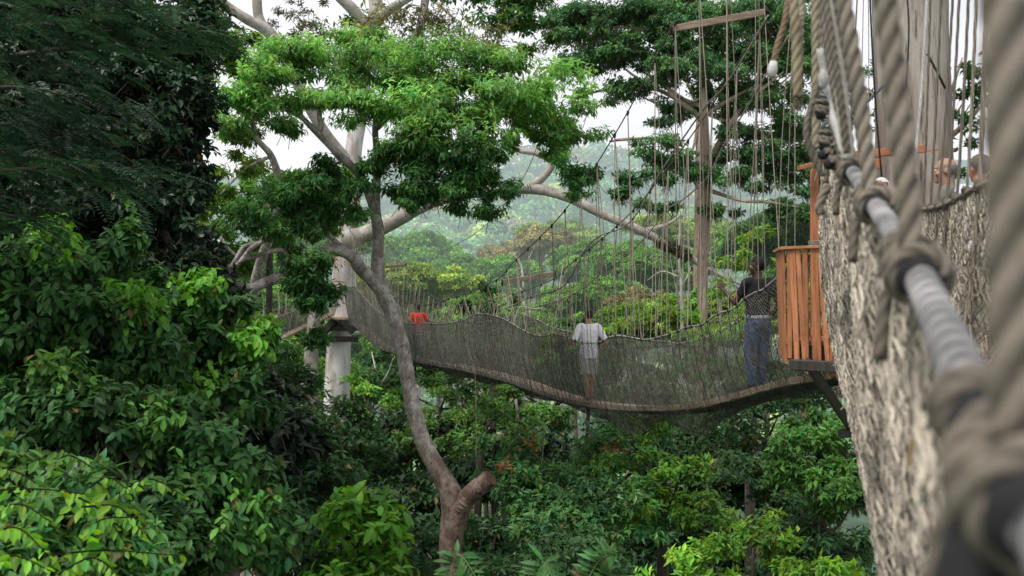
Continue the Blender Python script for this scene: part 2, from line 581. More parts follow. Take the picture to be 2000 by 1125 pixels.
def leaves9(G, B, D, N, L, W, C, droop=0.25, fold=0.12):
    """larger leaves with a curved midrib"""
    n = len(B)
    if not n: return
    S = nrm(np.cross(D, N)); N = np.cross(S, D)
    L = np.broadcast_to(L, (n,))[:, None]; W = np.broadcast_to(W, (n,))[:, None]
    dr = lambda f: -N * L * droop * f * f
    m0 = B; m1 = B + D * L * .36 + dr(.36); m2 = B + D * L * .7 + dr(.7); m3 = B + D * L + dr(1.)
    u = N * W * fold
    l1 = m1 + S * W * .46 + u; l2 = m2 + S * W * .42 + u * .8 - D * L * 0.03
    r1 = m1 - S * W * .46 + u; r2 = m2 - S * W * .42 + u * .8 - D * L * 0.03
    V = np.stack([m0, m1, m2, m3, l1, l2, r1, r2], 1).reshape(-1, 3)
    k = np.arange(n)[:, None] * 8
    T = np.vstack([k + np.array([q]) for q in ([0, 4, 1], [5, 3, 2], [0, 1, 6], [2, 3, 7])])
    Q = np.vstack([k + np.array([q]) for q in ([1, 4, 5, 2], [6, 1, 2, 7])])
    c = np.repeat(C, 8, 0).reshape(n, 8, 3).copy()
    c[:, :4] *= 1.12
    G.add(V, Q, T, c.reshape(-1, 3))


def rdir(n):
    return nrm(rng.normal(size=(n, 3)))


def clumps(lobes, nsub, npts, sub=0.36, up=0.35, cut=-0.55, flat=0.7):
    """twig ends spread through sub-clumps on the surface of each lobe: returns points, outward directions, tint"""
    Ps, Os, Ts = [], [], []
    for c, r, *wgt in lobes:
        c = np.asarray(c, float); r = np.asarray(r, float)
        k = max(2, int(round(nsub * (wgt[0] if wgt else 1))))
        d = rdir(k * 3)
        d = d[d[:, 2] > cut][:k]
        k = len(d)
        rad = 0.55 + 0.42 * rng.random((k, 1)) ** 0.6
        sc = c + d * r * rad
        sr = sub * r.mean() * rng.uniform(0.65, 1.35, k)
        tint = np.clip(rng.normal(1.0, 0.22, k), 0.5, 1.6)
        for i in range(k):
            m = int(npts * rng.uniform(0.7, 1.3))
            e = rdir(m)
            e[:, 2] = np.where(e[:, 2] < -0.2, -e[:, 2] * 0.8, e[:, 2])
            rr = sr[i] * rng.uniform(0.55, 1.05, (m, 1))
            Ps.append(sc[i] + e * rr * np.array([1, 1, flat]))
            Os.append(nrm(e + 0.55 * d[i] + up * UP))
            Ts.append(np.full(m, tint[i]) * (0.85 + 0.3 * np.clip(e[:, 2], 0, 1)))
    return np.concatenate(Ps), np.concatenate(Os), np.concatenate(Ts)


def tints(n, base, t, var=0.18, yellow=0.25):
    base = np.asarray(base, float)
    if base[1] > base[0]: base = base * np.array([1.2, 1.16, .98])
    c = base[None] * t[:, None] * (1 + var * rng.normal(size=(n, 1)))
    dead = rng.random(n) < .012
    c[dead] = np.array((.16, .11, .04)) * rng.uniform(.5, 1.3, (dead.sum(), 1))
    y = np.clip(rng.normal(0, yellow, (n, 1)), -0.5, 0.9)
    c = c * (1 + y * np.array([[0.9, 0.25, -0.35]]))
    return np.clip(c, 0.002, 0.9)


def whorl(G, Pt, O, t, k, L, W, base, spread=1.05, droop=0.45, big=False, var=0.16, yellow=0.22, off=0.15):
    n = len(Pt)
    ref = np.where(np.abs(O[:, 2:3]) < 0.9, UP[None], np.array([[1., 0, 0]]))
    A = nrm(np.cross(O, ref)); B = np.cross(O, A)
    ph = rng.uniform(0, 2 * PI, (n, 1)) + np.arange(k)[None] * 2.4
    th = np.clip(rng.normal(spread, 0.3, (n, k)), 0.15, 1.9)
    D = O[:, None] * np.cos(th)[..., None] + (A[:, None] * np.cos(ph)[..., None] + B[:, None] * np.sin(ph)[..., None]) * np.sin(th)[..., None]
    D[..., 2] -= droop * rng.uniform(0.4, 1.3, (n, k))
    D = nrm(D).reshape(-1, 3)
    base_p = (Pt[:, None] + O[:, None] * (rng.uniform(-off, off * 0.3, (n, k)) * 1.5)[..., None]).reshape(-1, 3)
    N = nrm(np.repeat(O, k, 0) * 0.5 + UP * 0.8 + rng.normal(size=(n * k, 3)) * 0.3)
    sz = np.repeat(rng.uniform(0.8, 1.2, n), k) * rng.uniform(0.7, 1.2, n * k)
    C = tints(n * k, base, np.repeat(t, k), var, 0.0) * np.repeat(1 + np.clip(rng.normal(0, yellow, (n, 1)), -.5, .9) * np.array([[0.9, 0.3, -0.3]]), k, 0)
    C = np.clip(C, 0.002, 0.9)
    (leaves9 if big else leaves4)(G, base_p, D, N, L * sz, W * sz, C)


def pinnate(G, Pt, O, t, pairs, RL, LL, LW, base, droop=0.5, var=0.1, big=False, taper=True, stem=None, vshape=0.2):
    """compound leaves: a drooping midrib with paired leaflets"""
    n = len(Pt)
    H = nrm(O * np.array([1, 1, 0.55]) + rng.normal(size=(n, 3)) * 0.15)
    S = nrm(np.cross(H, UP[None] + rng.normal(size=(n, 3)) * 0.18))
    N = np.cross(S, H)
    f = np.linspace(0.12, 1, pairs)
    RLn = RL * rng.uniform(0.75, 1.2, n)
    pos = Pt[:, None] + H[:, None] * (RLn[:, None] * f)[..., None] - UP * (droop * RLn[:, None] * f ** 2 * 0.5)[..., None]
    tang = nrm(H[:, None] - UP * (droop * f[None])[..., None] * np.ones((n, 1, 1)))
    for s in (-1, 1):
        D = nrm(S[:, None] * s * 0.85 + tang * 0.5 + N[:, None] * vshape + rng.normal(size=(n, pairs, 3)) * 0.07)
        sz = (np.sin(PI * (0.12 + 0.8 * f)) ** 0.6 if taper else np.ones(pairs))[None] * np.ones((n, 1)) * rng.uniform(0.9, 1.1, (n, 1))
        C = tints(n * pairs, base, np.repeat(t, pairs), var, 0.08)
        (leaves9 if big else leaves4)(G, pos.reshape(-1, 3), D.reshape(-1, 3), np.repeat(N, pairs, 0), (LL * sz).ravel(), (LW * sz).ravel(), C)
    if stem is not None:
        for a, b in zip(range(pairs - 1), range(1, pairs)):
            prisms(G, pos[:, a], pos[:, b], stem, np.asarray(base) * np.array([1.4, 1.1, 0.8]))


def lobes_px(lst, depth=0.9):
    """[(px, py, Y, rx_px, ry_px)] -> lobes in metres"""
    out = []
    for q in lst:
        px, py, Y, rx, ry = q[:5]
        dz = q[5] if len(q) > 5 else depth * 0.5 * (rx + ry)
        out.append((P(px, py, Y), (rx / F * Y, dz / F * Y, ry / F * Y), (rx * ry / 6000.) if len(q) <= 6 else q[6]))
    return out


def limb(G, pts, r0, r1=None, n=9, rough=0.07, step=None, col=(1, 1, 1), mid=None):
    p = cr(pts, 7)
    if step: p = resample(p, step)
    k = np.linspace(0, 1, len(p))
    if np.ndim(r0) > 0:
        r = np.interp(np.linspace(0, len(r0) - 1, len(p)), np.arange(len(r0)), r0)
    else:
        r = r0 + (r1 - r0) * k
    tube(G, p, r, n, col(p) if callable(col) else col, rough=rough)


def ground_z(x, y):
    x = np.asarray(x, float); y = np.asarray(y, float)
    base = np.interp(y, [-60, 40, 90, 140, 200, 260, 330, 420, 520, 640, 800, 1200], [-32, -32, -34, -33, -27, -20, -6, 20, 42, 66, 78, 60])
    k = np.clip((y - 80) / 250, 0, 1)
    return base + k * (7 * np.sin(x / 47. + 1.3) + 5 * np.sin(y / 39. + x / 90.) + 9 * np.sin(x / 130. + 0.4)) + 0.6 * np.sin(x / 7.) * np.cos(y / 9.)


# ================================================================== THE SETTING
# ---- ground: one sheet out to the far ridge
gx = np.concatenate([np.linspace(-900, -160, 26), np.linspace(-150, 150, 61), np.linspace(160, 900, 26)])
gy = np.concatenate([np.linspace(-60, 140, 41), np.linspace(150, 1300, 70)])
XX, YY = np.meshgrid(gx, gy)
ZZ = ground_z(XX, YY)
g = Geo()
nx = len(gx)
i = np.arange(len(gy) - 1)[:, None] * nx; j = np.arange(nx - 1)[None]
g.add(np.stack([XX, YY, ZZ], -1), np.stack([i + j, i + j + 1, i + j + 1 + nx, i + j + nx], -1))
ground = g.obj('ground', M_SOIL, smooth=True)
tag(ground, kind='structure')


# ---- the wooded slopes across the valley: a far-off wood that reads as one mass
def far_wood():
    G = Geo()
    y = 118.0
    while y < 700:
        sp = 7.0 + y * 0.012
        for x in np.arange(-0.40 * y - 10, 0.42 * y + 10, sp):
            xx = x + rng.normal() * sp * .35; yy = y + rng.normal() * sp * .35
            r = rng.uniform(3.2, 6.6) * (1 + 0.15 * (rng.random() < .2))
            zc = ground_z(xx, yy) + rng.uniform(4.5, 9) + (6 if rng.random() < .07 else 0)
            u = 1000 + xx / yy * F
            if u < 380 or u > 1720: continue
            card = 0.0035 * yy + 0.22
            n = int(np.clip(5.2 * r * r * 2.0 / (card * card), 60, 1500))
            k = rng.random()
            base = np.array([0.05, 0.115, 0.045])
            if k < .16: base = np.array([0.11, 0.16, 0.045])
            elif k < .22: base = np.array([0.17, 0.17, 0.07])
            elif k < .30: base = np.array([0.14, 0.125, 0.085])
            elif k < .55: base = np.array([0.025, 0.06, 0.032])
            base = base * rng.uniform(1.2, 3.6)
            # billowing crown: bumps on an ellipsoid
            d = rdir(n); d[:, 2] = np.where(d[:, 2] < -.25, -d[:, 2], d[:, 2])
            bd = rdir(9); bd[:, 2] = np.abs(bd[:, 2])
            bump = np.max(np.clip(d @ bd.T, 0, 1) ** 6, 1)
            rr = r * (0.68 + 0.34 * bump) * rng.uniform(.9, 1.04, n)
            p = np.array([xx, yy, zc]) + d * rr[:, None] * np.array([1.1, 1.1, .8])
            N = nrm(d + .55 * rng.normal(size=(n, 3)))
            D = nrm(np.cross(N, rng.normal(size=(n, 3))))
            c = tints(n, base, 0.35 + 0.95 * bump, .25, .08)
            S = np.cross(D, N)
            L = card * rng.uniform(.6, 1.25, (n, 1))
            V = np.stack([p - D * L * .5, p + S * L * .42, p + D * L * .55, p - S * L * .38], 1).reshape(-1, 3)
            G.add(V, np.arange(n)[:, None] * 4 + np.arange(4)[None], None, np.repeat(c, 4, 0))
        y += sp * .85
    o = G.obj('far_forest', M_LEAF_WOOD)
    tag(o, 'hazy mass of forest covering the slopes across the valley', 'forest', kind='stuff')


far_wood()


# ---- trees standing in the valley behind the bridge: a few kinds, copied
def proto_tree(name, base, yellow, rx, rz, n, leafL, bark, flat=.7, sub=.4, nsub=34, seed=1, trunk_r=.32):
    """a tree 30 m high whose crown top is at the origin (so that it can be set by its top)"""
    r = thing(name, 'x', 'tree')
    G = Geo()
    limb(G, [(0, 0, -46), (0.3, 0.1, -30), (-.2, .2, -14), (0.2, 0, -rz * 1.1), (0, 0.2, -rz * .5)], [trunk_r * 1.5, trunk_r, trunk_r * .8, trunk_r * .65, trunk_r * .3], n=9)
    lob = []
    for k in range(6):
        a = k * 2.4 + seed; q = rng.uniform(.35, .75)
        c = np.array([math.cos(a) * rx * q, math.sin(a) * rx * q, -rz * rng.uniform(.55, 1.2)])
        limb(G, [(0, 0, -rz * 1.5), c * np.array([.5, .5, 1]) + np.array([0, 0, -rz * .2]), c], trunk_r * .45, .05, n=6)
        lob.append((c, (rx * .55, rx * .55, rz * .42)))
    lob.append((np.array([0, 0, -rz * .55]), (rx * .6, rx * .6, rz * .5)))
    G.obj('trunk', bark, r, smooth=True)
    C = Geo()
    Pt, O, t = clumps(lob, nsub, n, sub=sub, flat=flat)
    whorl(C, Pt, O, t, 5, leafL, leafL * .5, base, droop=.3, yellow=yellow)
    C.obj('crown', M_LEAF_FAR, r)
    return r


def copy_tree(root):
    c = root.copy(); COL.objects.link(c)
    for ch in root.children:
        d = ch.copy(); COL.objects.link(d); d.parent = c
    return c


KINDS = {
    'dark': (proto_tree('broadleaf_tree', (0.055, 0.13, 0.045), .12, 4.2, 4.2, 46, .42, M_BARK_BROWN, seed=1), 'dark green broadleaf tree rising from the valley behind the rope bridge', 'dark trees in the valley'),
    'mid': (proto_tree('forest_tree', (0.11, 0.24, 0.055), .2, 4.4, 3.6, 46, .40, M_BARK_BROWN, seed=2), 'mid green forest tree rising from the valley behind the rope bridge', 'mid green trees in the valley'),
    'lime': (proto_tree('umbrella_tree', (0.19, 0.29, 0.07), .3, 5.4, 3.0, 30, .34, M_BARK_PALE, flat=.35, sub=.3, seed=3), 'yellow-green flat-topped tree spreading in tiers in the valley', 'yellow-green trees in the valley'),
    'gold': (proto_tree('flowering_tree', (0.28, 0.26, 0.11), .25, 4.0, 3.4, 15, .34, M_BARK_DEAD, seed=4, sub=.3), 'thin straw-yellow tree with pale limbs in the valley', 'straw-yellow trees in the valley'),
}
VALLEY = [  # px, py of the top, distance, scale, kind
    (790, 505, 84, 1.0, 'lime'), (862, 545, 88, 1.0, 'lime'), (720, 520, 92, 1.0, 'mid'), (930, 575, 72, .7, 'mid'),
    (820, 452, 150, 1.3, 'mid'), (905, 500, 128, 1.0, 'mid'), (985, 500, 122, 1.0, 'mid'), (1050, 440, 130, 1.1, 'gold'), (990, 470, 140, 1.0, 'gold'),
    (1100, 425, 170, 1.2, 'lime'), (1150, 470, 112, .9, 'mid'), (1230, 470, 96, .8, 'mid'), (1300, 480, 84, .75, 'mid'), (1180, 540, 80, .7, 'mid'), (1090, 560, 84, .7, 'mid'),
    (1010, 590, 78, .8, 'mid'), (1300, 415, 104, .8, 'lime'), (1370, 420, 108, .9, 'lime'), (1480, 430, 84, .8, 'mid'), (1570, 470, 80, .8, 'mid'), (1250, 560, 66, .6, 'gold'),
    (1320, 570, 62, .6, 'lime'), (1390, 560, 60, .55, 'mid'), (1200, 600, 62, .6, 'mid'), (1120, 620, 60, .6, 'dark'), (1040, 640, 62, .6, 'mid'), (960, 650, 66, .7, 'dark'),
    (880, 640, 62, .6, 'mid'), (800, 620, 70, .7, 'mid'), (745, 640, 76, .8, 'dark'), (720, 690, 64, .6, 'dark'), (560, 560, 70, .8, 'mid'), (500, 470, 76, .9, 'mid'),
    (1540, 400, 70, .9, 'dark'), (1640, 430, 66, .8, 'dark'), (470, 560, 60, .7, 'dark'), (570, 590, 64, .7, 'mid'), (640, 700, 60, .6, 'mid'), (500, 640, 58, .6, 'mid'), (620, 420, 100, 1.0, 'mid'), (1440, 600, 54, .5, 'lime'), (1500, 560, 56, .5, 'lime'), (1560, 540, 58, .6, 'lime'),
]
used = set()
for px, py, Y, s, kd in VALLEY:
    proto, lab, grp = KINDS[kd]
    o = proto if kd not in used else copy_tree(proto)
    used.add(kd)
    o.location = tuple(P(px, py, Y)); o.scale = (s, s, s)
    o.rotation_euler = (0, 0, rng.uniform(0, 6.28))
    tag(o, lab, 'tree', grp)


# ================================================================== NEARER TREES, each built as it stands
def make_tree(name, label, trunks, lobes, nsub, npts, fol, mat, bark, cat='tree', base=None, group=None, sub=.5, flat=.55, bn=9, cut=-.55, extra=None, rough=.07):
    if base is None:
        base = trunks[0][0][0] if trunks else lobes[0][0]
    r = thing(name, label, cat, base, group)
    if trunks:
        G = Geo()
        for pts, rad in trunks:
            limb(G, pts, rad, n=bn, rough=rough)
        G.obj('trunk', bark, r, smooth=True)
    C = Geo()
    if lobes:
        Pt, O, t = clumps(lobes, nsub, npts, sub=sub, flat=flat, cut=cut)
        fol(C, Pt, O, t)
        twigs(C, Pt, O, .35, .006, .12)
    if extra: extra(C)
    if C.n: C.obj('crown', mat, r)
    return r


def twigs(C, Pt, O, L, r, frac, col=(.11, .09, .07)):
    m = rng.random(len(Pt)) < frac
    a = Pt[m] + O[m] * .05
    mid = a - O[m] * L * .5 + rng.normal(size=a.shape) * L * .12
    b = mid - O[m] * L * .6 - UP * L * .1 + rng.normal(size=a.shape) * L * .15
    prisms(C, a, mid, r * .6, col); prisms(C, mid, b, r, col)


def auto_trunk(lobes, r=.16, lean=.4):
    """a trunk from the forest floor to the middle of the crown, with a limb into every lobe"""
    cs = np.array([l[0] for l in lobes]); c = cs.mean(0)
    z0 = float(ground_z(c[0], c[1])) - .3
    foot = np.array([c[0] + rng.normal() * lean, c[1] + rng.normal() * lean + .5, z0])
    fork = c + np.array([0, .2, -lobes[0][1][2] * .8])
    out = [([foot, foot * .5 + fork * .5 + rng.normal(size=3) * .3, fork], [r * 1.6, r * 1.1, r * .8])]
    for l in lobes:
        out.append(([fork, fork * .4 + l[0] * .6 + rng.normal(size=3) * .15, l[0] + np.array([0, 0, l[1][2] * .3])], [r * .5, r * .3, r * .1]))
    return out


W = lambda k, L, Wd, base, **kw: (lambda G, a, b, c: whorl(G, a, b, c, k, L, Wd, base, **kw))


def bush(name, label, lst, nsub, npts, fol, mat=None, r=.14, depth=.9, cat='tree', bark=None, **kw):
    lob = lobes_px(lst, depth)
    return make_tree(name, label, auto_trunk(lob, r * .7), lob, nsub, npts, fol, mat or M_LEAF, bark or M_BARK_DARK, cat=cat, **kw)


# ---- left edge: dark climber-covered tree
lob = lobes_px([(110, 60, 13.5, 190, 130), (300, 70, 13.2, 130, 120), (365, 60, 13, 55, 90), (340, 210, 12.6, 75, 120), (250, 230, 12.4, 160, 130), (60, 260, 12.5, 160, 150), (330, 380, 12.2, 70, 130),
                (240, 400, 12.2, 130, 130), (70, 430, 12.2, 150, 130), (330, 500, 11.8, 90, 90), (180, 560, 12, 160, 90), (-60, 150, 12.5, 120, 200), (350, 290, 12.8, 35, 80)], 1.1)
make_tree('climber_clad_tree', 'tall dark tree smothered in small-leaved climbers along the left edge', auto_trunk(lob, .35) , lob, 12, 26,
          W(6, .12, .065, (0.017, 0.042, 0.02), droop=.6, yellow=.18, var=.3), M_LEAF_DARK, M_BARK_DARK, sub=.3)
lob = lobes_px([(80, 100, 19, 220, 160), (200, 330, 19, 150, 170), (60, 520, 18, 300, 160), (330, 560, 17, 120, 110), (150, 760, 17, 300, 160), (450, 880, 17, 150, 140)], .6)
make_tree('shaded_tree', 'deep-shaded forest tree filling the gaps behind the climber-clad tree', auto_trunk(lob, .3), lob, 22, 26,
          W(6, .24, .13, (0.012, 0.026, 0.014), droop=.4, yellow=.1), M_LEAF_DARK, M_BARK_DARK, sub=.42)

# feathery mimosa-like tree hanging into the frame at upper left
root = P(-330, 420, 9.0)
r = thing('feathery_tree', 'dark tree with drooping feathery fronds at the upper left', 'tree', (root[0], root[1], -32))
G = Geo()
limb(G, [(root[0], root[1], -32), (root[0], root[1], -8), root, P(-250, 150, 8.8), P(-200, -60, 8.6)], [.3, .22, .16, .12, .06], n=9)
Cn = Geo()
for a, b, c_ in [((-300, 330), (-60, 290), (120, 330)), ((-280, 250), (20, 170), (250, 230)), ((-260, 200), (0, 60), (220, 60)), ((-250, 150), (60, -20), (330, 40)),
                 ((-300, 350), (60, 330), (280, 330)), ((-300, 380), (-80, 400), (60, 430)), ((-250, 150), (150, 90), (420, 50)), ((-290, 300), (20, 240), (190, 290))]:
    yy = 8.2 + rng.uniform(-.5, .9)
    pts = cr([P(*a, 8.8), P(*b, yy), P(*c_, yy - .2)], 12)
    tube(G, pts, np.linspace(.028, .006, len(pts)), 6)
    m = 95
    f = rng.uniform(.35, 1, m)
    idx = (f * (len(pts) - 1)).astype(int)
    pp = pts[idx] + rng.normal(size=(m, 3)) * np.array([.12, .28, .1])
    tg = nrm(np.gradient(pts, axis=0))[idx]
    sgn = rng.choice([-1, 1], (m, 1))
    O = nrm(tg * .9 + np.cross(tg, UP) * sgn * .55 + rng.normal(size=(m, 3)) * .2 + np.array([.2, 0, -.1]))
    pinnate(Cn, pp, O, np.clip(rng.normal(1, .25, m), .5, 1.7), 15, .36, .085, .022, (0.032, 0.072, 0.044), droop=.55, var=.2)
    t2 = rng.choice(len(pts) - 3, 3) + 2
G.obj('trunk', M_BARK_DARK, r, smooth=True)
Cn.obj('crown', M_LEAF_DARK, r)


# ---- left: broad-leaved bushes with lime tips
def tipped(base, tipcol, tip_frac, L, Wd, k=7):
    def f(G, a, b, t):
        m = len(a)
        whorl(G, a, b, t, k, L, Wd, base, droop=.55, big=True, yellow=.12, spread=1.15)
        s = b[:, 2] * .6 + rng.normal(size=m) * .15 + .9 * np.sin(a[:, 0] * 4.1 + a[:, 1] * 2.) * np.sin(a[:, 2] * 4.7 + a[:, 1] * 1.3)
        top = s > np.quantile(s, 1 - tip_frac)
        # young growth stands clear of the old leaves
        whorl(G, a[top] + b[top] * .12 + UP * .1, nrm(b[top] + UP * .6), np.clip(t[top], .75, 1.3), k, L * .9, Wd * .95, tipcol, droop=.85, big=True, yellow=.12, spread=1.25)
    return f


bush('broadleaf_tree', 'glossy dark tree with lime-green new leaves below the feathery fronds', [(215, 490, 10.2, 60, 70), (60, 570, 9.8, 110, 100), (150, 640, 9.6, 110, 90), (20, 700, 9.4, 110, 110), (240, 690, 9.8, 100, 80), (290, 590, 10.6, 80, 60)], 13, 22,
     tipped((0.03, 0.088, 0.026), (0.075, 0.2, 0.03), .14, .125, .06), bark=M_BARK_DARK)
bush('leafy_tree', 'rounded tree with big bright lime leaf tufts left of the far walkway', [(430, 608, 11.2, 80, 48), (380, 640, 11, 90, 60), (490, 720, 11, 60, 60), (420, 770, 10.8, 90, 60), (340, 740, 10.6, 80, 70), (500, 650, 11.6, 30, 50), (520, 790, 11, 40, 50)], 13, 22,
     tipped((0.032, 0.098, 0.028), (0.08, 0.22, 0.03), .24, .13, .062))
bush('glossy_shrub', 'dark glossy shrub with drooping oval leaves in the lower left', [(330, 860, 8.8, 120, 90), (200, 850, 8.6, 120, 90), (430, 950, 8.8, 100, 90), (320, 1000, 8.4, 110, 90), (80, 830, 8.6, 110, 90), (480, 1060, 8.8, 90, 90), (300, 1100, 8, 120, 90), (560, 1090, 9.3, 60, 60)], 13, 22,
     tipped((0.036, 0.10, 0.032), (0.085, 0.21, 0.045), .08, .115, .055))


# ---- bottom left: arching twigs with rows of yellow-green leaves
def spray_shrub():
    r = thing('yellow_leaved_shrub', 'near shrub with arching rows of yellow-green leaves in the bottom left corner', 'shrub', P(60, 1300, 6.0))
    G = Geo(); C = Geo()
    rows = [((-60, 960), (70, 955), (165, 965), 6.2, .9), ((120, 1010), (200, 935), (250, 955), 6.4, .8), ((230, 965), (290, 935), (360, 968), 6.6, .7), ((80, 930), (130, 890), (185, 915), 6.6, .5),
            ((150, 1100), (190, 1020), (270, 1010), 6.0, 1.), ((60, 1090), (200, 1075), (350, 1085), 6.0, 1.1), ((-40, 1060), (30, 1030), (95, 1085), 5.6, 1.2), ((160, 990), (230, 990), (280, 1040), 6.1, 1.2),
            ((-30, 1000), (40, 985), (100, 1020), 6, .7), ((60, 905), (120, 880), (150, 900), 6.8, .5), ((-50, 1130), (20, 1085), (110, 1120), 5.4, 1.2), ((100, 1130), (180, 1090), (240, 1130), 5.7, 1.), ((-30, 905), (40, 925), (90, 960), 6.4, .5),
            ((130, 960), (200, 1000), (250, 1070), 6.3, .9)]
    for a, b, c, Y, br in rows:
        pts = cr([P(*a, Y + .1), P(*b, Y), P(*c, Y - .1)], 16)
        tube(G, pts, np.linspace(.008, .003, len(pts)), 5, (.16, .12, .06))
        n = 26
        s = np.linspace(.06, 1, n); idx = (s * (len(pts) - 1)).astype(int)
        tg = nrm(np.gradient(pts, axis=0))[idx]
        side = np.where(np.arange(n)[:, None] % 2 == 0, 1., -1.)
        sv = nrm(np.cross(tg, UP))
        D = nrm(tg * .35 + sv * side * .55 - UP * .55 + rng.normal(size=(n, 3)) * .28)
        N = nrm(-sv * side * .2 + UP * .25 + np.array([0, -1., 0]) + rng.normal(size=(n, 3)) * .25)
        L = .115 * (1 - .45 * s) * rng.uniform(.6, 1.2, n)
        cc = tints(n, (0.10 * br + .02, 0.24 * br + .05, 0.04), np.ones(n), .25, .25)
        leaves9(C, pts[idx], D, N, L, L * .45, cc, droop=.15)
        # darker leaves behind
    lob = lobes_px([(60, 1010, 6.8, 130, 80), (180, 1060, 6.7, 110, 70), (70, 1110, 6.3, 140, 60), (240, 1130, 6.4, 90, 60), (150, 950, 7, 60, 50), (0, 930, 7, 80, 60)], .8)
    Pt, O, t = clumps(lob, 12, 16)
    whorl(C, Pt, O, t, 7, .12, .045, (0.06, 0.145, 0.045), droop=.6, big=True, yellow=.3)
    for l in lob:
        limb(G, [P(60, 1300, 6.0), (P(60, 1300, 6.0) + l[0]) / 2 + np.array([0, 0, .1]), l[0]], .03, .01, n=6)
    G.obj('stem', M_BARK_DARK, r, smooth=True)
    C.obj('foliage', M_LEAF_SOFT, r)


spray_shrub()

# bare twigs poking from the shrubs lower left of centre
G = Geo()
for q in [[(520, 1110, 9), (470, 1045, 8.8), (400, 1000, 8.7)], [(470, 1045, 8.8), (480, 1015, 8.7), (500, 990, 8.7)], [(560, 1100, 9), (520, 1060, 8.9), (440, 1020, 8.8)]]:
    limb(G, PL(q), .012, .004, n=5)
o = G.obj('bare_twig', M_BARK_PALE)
tag(o, 'thin bare forked twig sticking out of the dark shrub at lower left', 'twig')

# ---- bottom centre: bright bush, fern-like leaves
bush('bright_bush', 'fresh green bush of separate oval leaves left of the forked trunk', [(720, 960, 9.6, 45, 45), (690, 1030, 9.4, 70, 60), (740, 1040, 9.4, 50, 60), (670, 1110, 9.2, 90, 60), (740, 1120, 9.2, 60, 50)], 9, 9,
     W(6, .14, .065, (0.085, 0.22, 0.03), droop=.55, big=True, yellow=.2, spread=1.2), M_LEAF_SOFT, cat='bush', r=.05)


def frond(name, label, base, tip, apex, Y, n=19, L=.16):
    r = thing(name, label, 'frond', P(*base, Y))
    pts = cr([P(*base, Y), P(*apex, Y), P(*tip, Y - .15)], 14)
    G = Geo(); tube(G, pts, np.linspace(.006, .0025, len(pts)), 6, (.10, .13, .05))
    G.obj('stalk', M_CLOTH, r, smooth=True)
    C = Geo()
    s = np.linspace(.3, 1, n); idx = (s * (len(pts) - 1)).astype(int)
    tg = nrm(np.gradient(pts, axis=0))[idx]
    sv = nrm(np.cross(tg, np.array([.2, -1., .4])))
    for k in (-1, 1):
        D = nrm(sv * k * .9 + tg * .35 - UP * .18 + rng.normal(size=(n, 3)) * .11)
        N = nrm(np.array([0, -.75, .65]) + rng.normal(size=(n, 3)) * .1)
        l = L * np.sin(PI * (.2 + .72 * s)) ** .8
        leaves9(C, pts[idx], D, N, l * rng.uniform(.8, 1.1, n), l * .27, tints(n, (.04, .11, .036), np.ones(n), .25, .12), droop=.5)
    C.obj('leaflet', M_LEAF, r)


frond('fern_frond', 'pinnate leaf right of the forked trunk foot at the bottom edge', (870, 1230), (960, 1180), (893, 1085), 6.2, L=.12)
frond('fern_frond', 'upright fan of paired leaflets at the bottom edge, middle of three', (1052, 1300), (1090, 1150), (1058, 1105), 5.6, L=.12)
frond('fern_frond', 'pinnate leaf arching right at the bottom edge, rightmost of three', (1090, 1260), (1200, 1078), (1160, 1110), 5.8, L=.12)

def red_flush(G):
    pp = np.concatenate([P(px, py, Y) + rng.normal(size=(4, 3)) * .1 for px, py, Y in [(1030, 860, 19.9), (1195, 868, 20.8), (1200, 898, 20.8), (1000, 900, 19.2)]])
    whorl(G, pp, nrm(rng.normal(size=pp.shape) * .5 + UP), np.ones(len(pp)), 6, .14, .055, (.22, .085, .04), droop=.5)


# ---- understorey crowns across the lower half
DK = (0.034, 0.085, 0.034); MD = (0.035, 0.095, 0.03); BR = (0.075, 0.18, 0.04); OL = (0.045, 0.085, 0.03)
bush('understorey_tree', 'blackish-green tree below the far tower trunk', [(560, 880, 18, 110, 90), (640, 840, 20, 80, 60), (600, 980, 17, 120, 90), (520, 1060, 16, 120, 80), (690, 900, 21, 60, 80), (560, 760, 21, 60, 70)], 12, 20, W(6, .17, .075, DK, droop=.5, yellow=.15), r=.2)
bush('understorey_tree', 'loose dark tree hiding the foot of the small grey trunk', [(560, 700, 26, 45, 60), (600, 790, 26, 60, 50), (640, 850, 27, 70, 50), (700, 840, 30, 50, 50)], 10, 18, W(6, .18, .08, (.04, .105, .036), droop=.4, yellow=.2), r=.2)
bush('understorey_tree', 'sunlit pale green tree between the tower trunk and the leaning trunk', [(730, 790, 46, 55, 45), (765, 830, 44, 40, 40), (700, 760, 50, 30, 40), (750, 880, 42, 60, 40)], 12, 20, W(6, .3, .15, (.11, .25, .05), droop=.3, yellow=.25), M_LEAF_FAR, r=.2)
bush('understorey_tree', 'speckled yellowish tree under the middle of the bridge', [(900, 800, 30, 90, 50), (850, 860, 28, 70, 60), (960, 850, 28, 90, 60), (1000, 780, 33, 60, 40), (1050, 830, 30, 70, 40), (870, 760, 36, 60, 30)], 12, 22, W(6, .18, .085, (.07, .155, .04), droop=.4, yellow=.28, var=.25), r=.2)
bush('understorey_tree', 'dark tree with orange-red young leaves below the white-shirted walker', [(1060, 900, 21, 70, 50), (1000, 960, 20, 90, 60), (1110, 960, 20, 90, 70), (1200, 900, 22, 80, 70), (1080, 1040, 19, 120, 70), (1200, 1010, 19, 110, 80)], 12, 22, W(6, .17, .07, (.055, .14, .05), droop=.5, yellow=.25), r=.2, extra=red_flush)
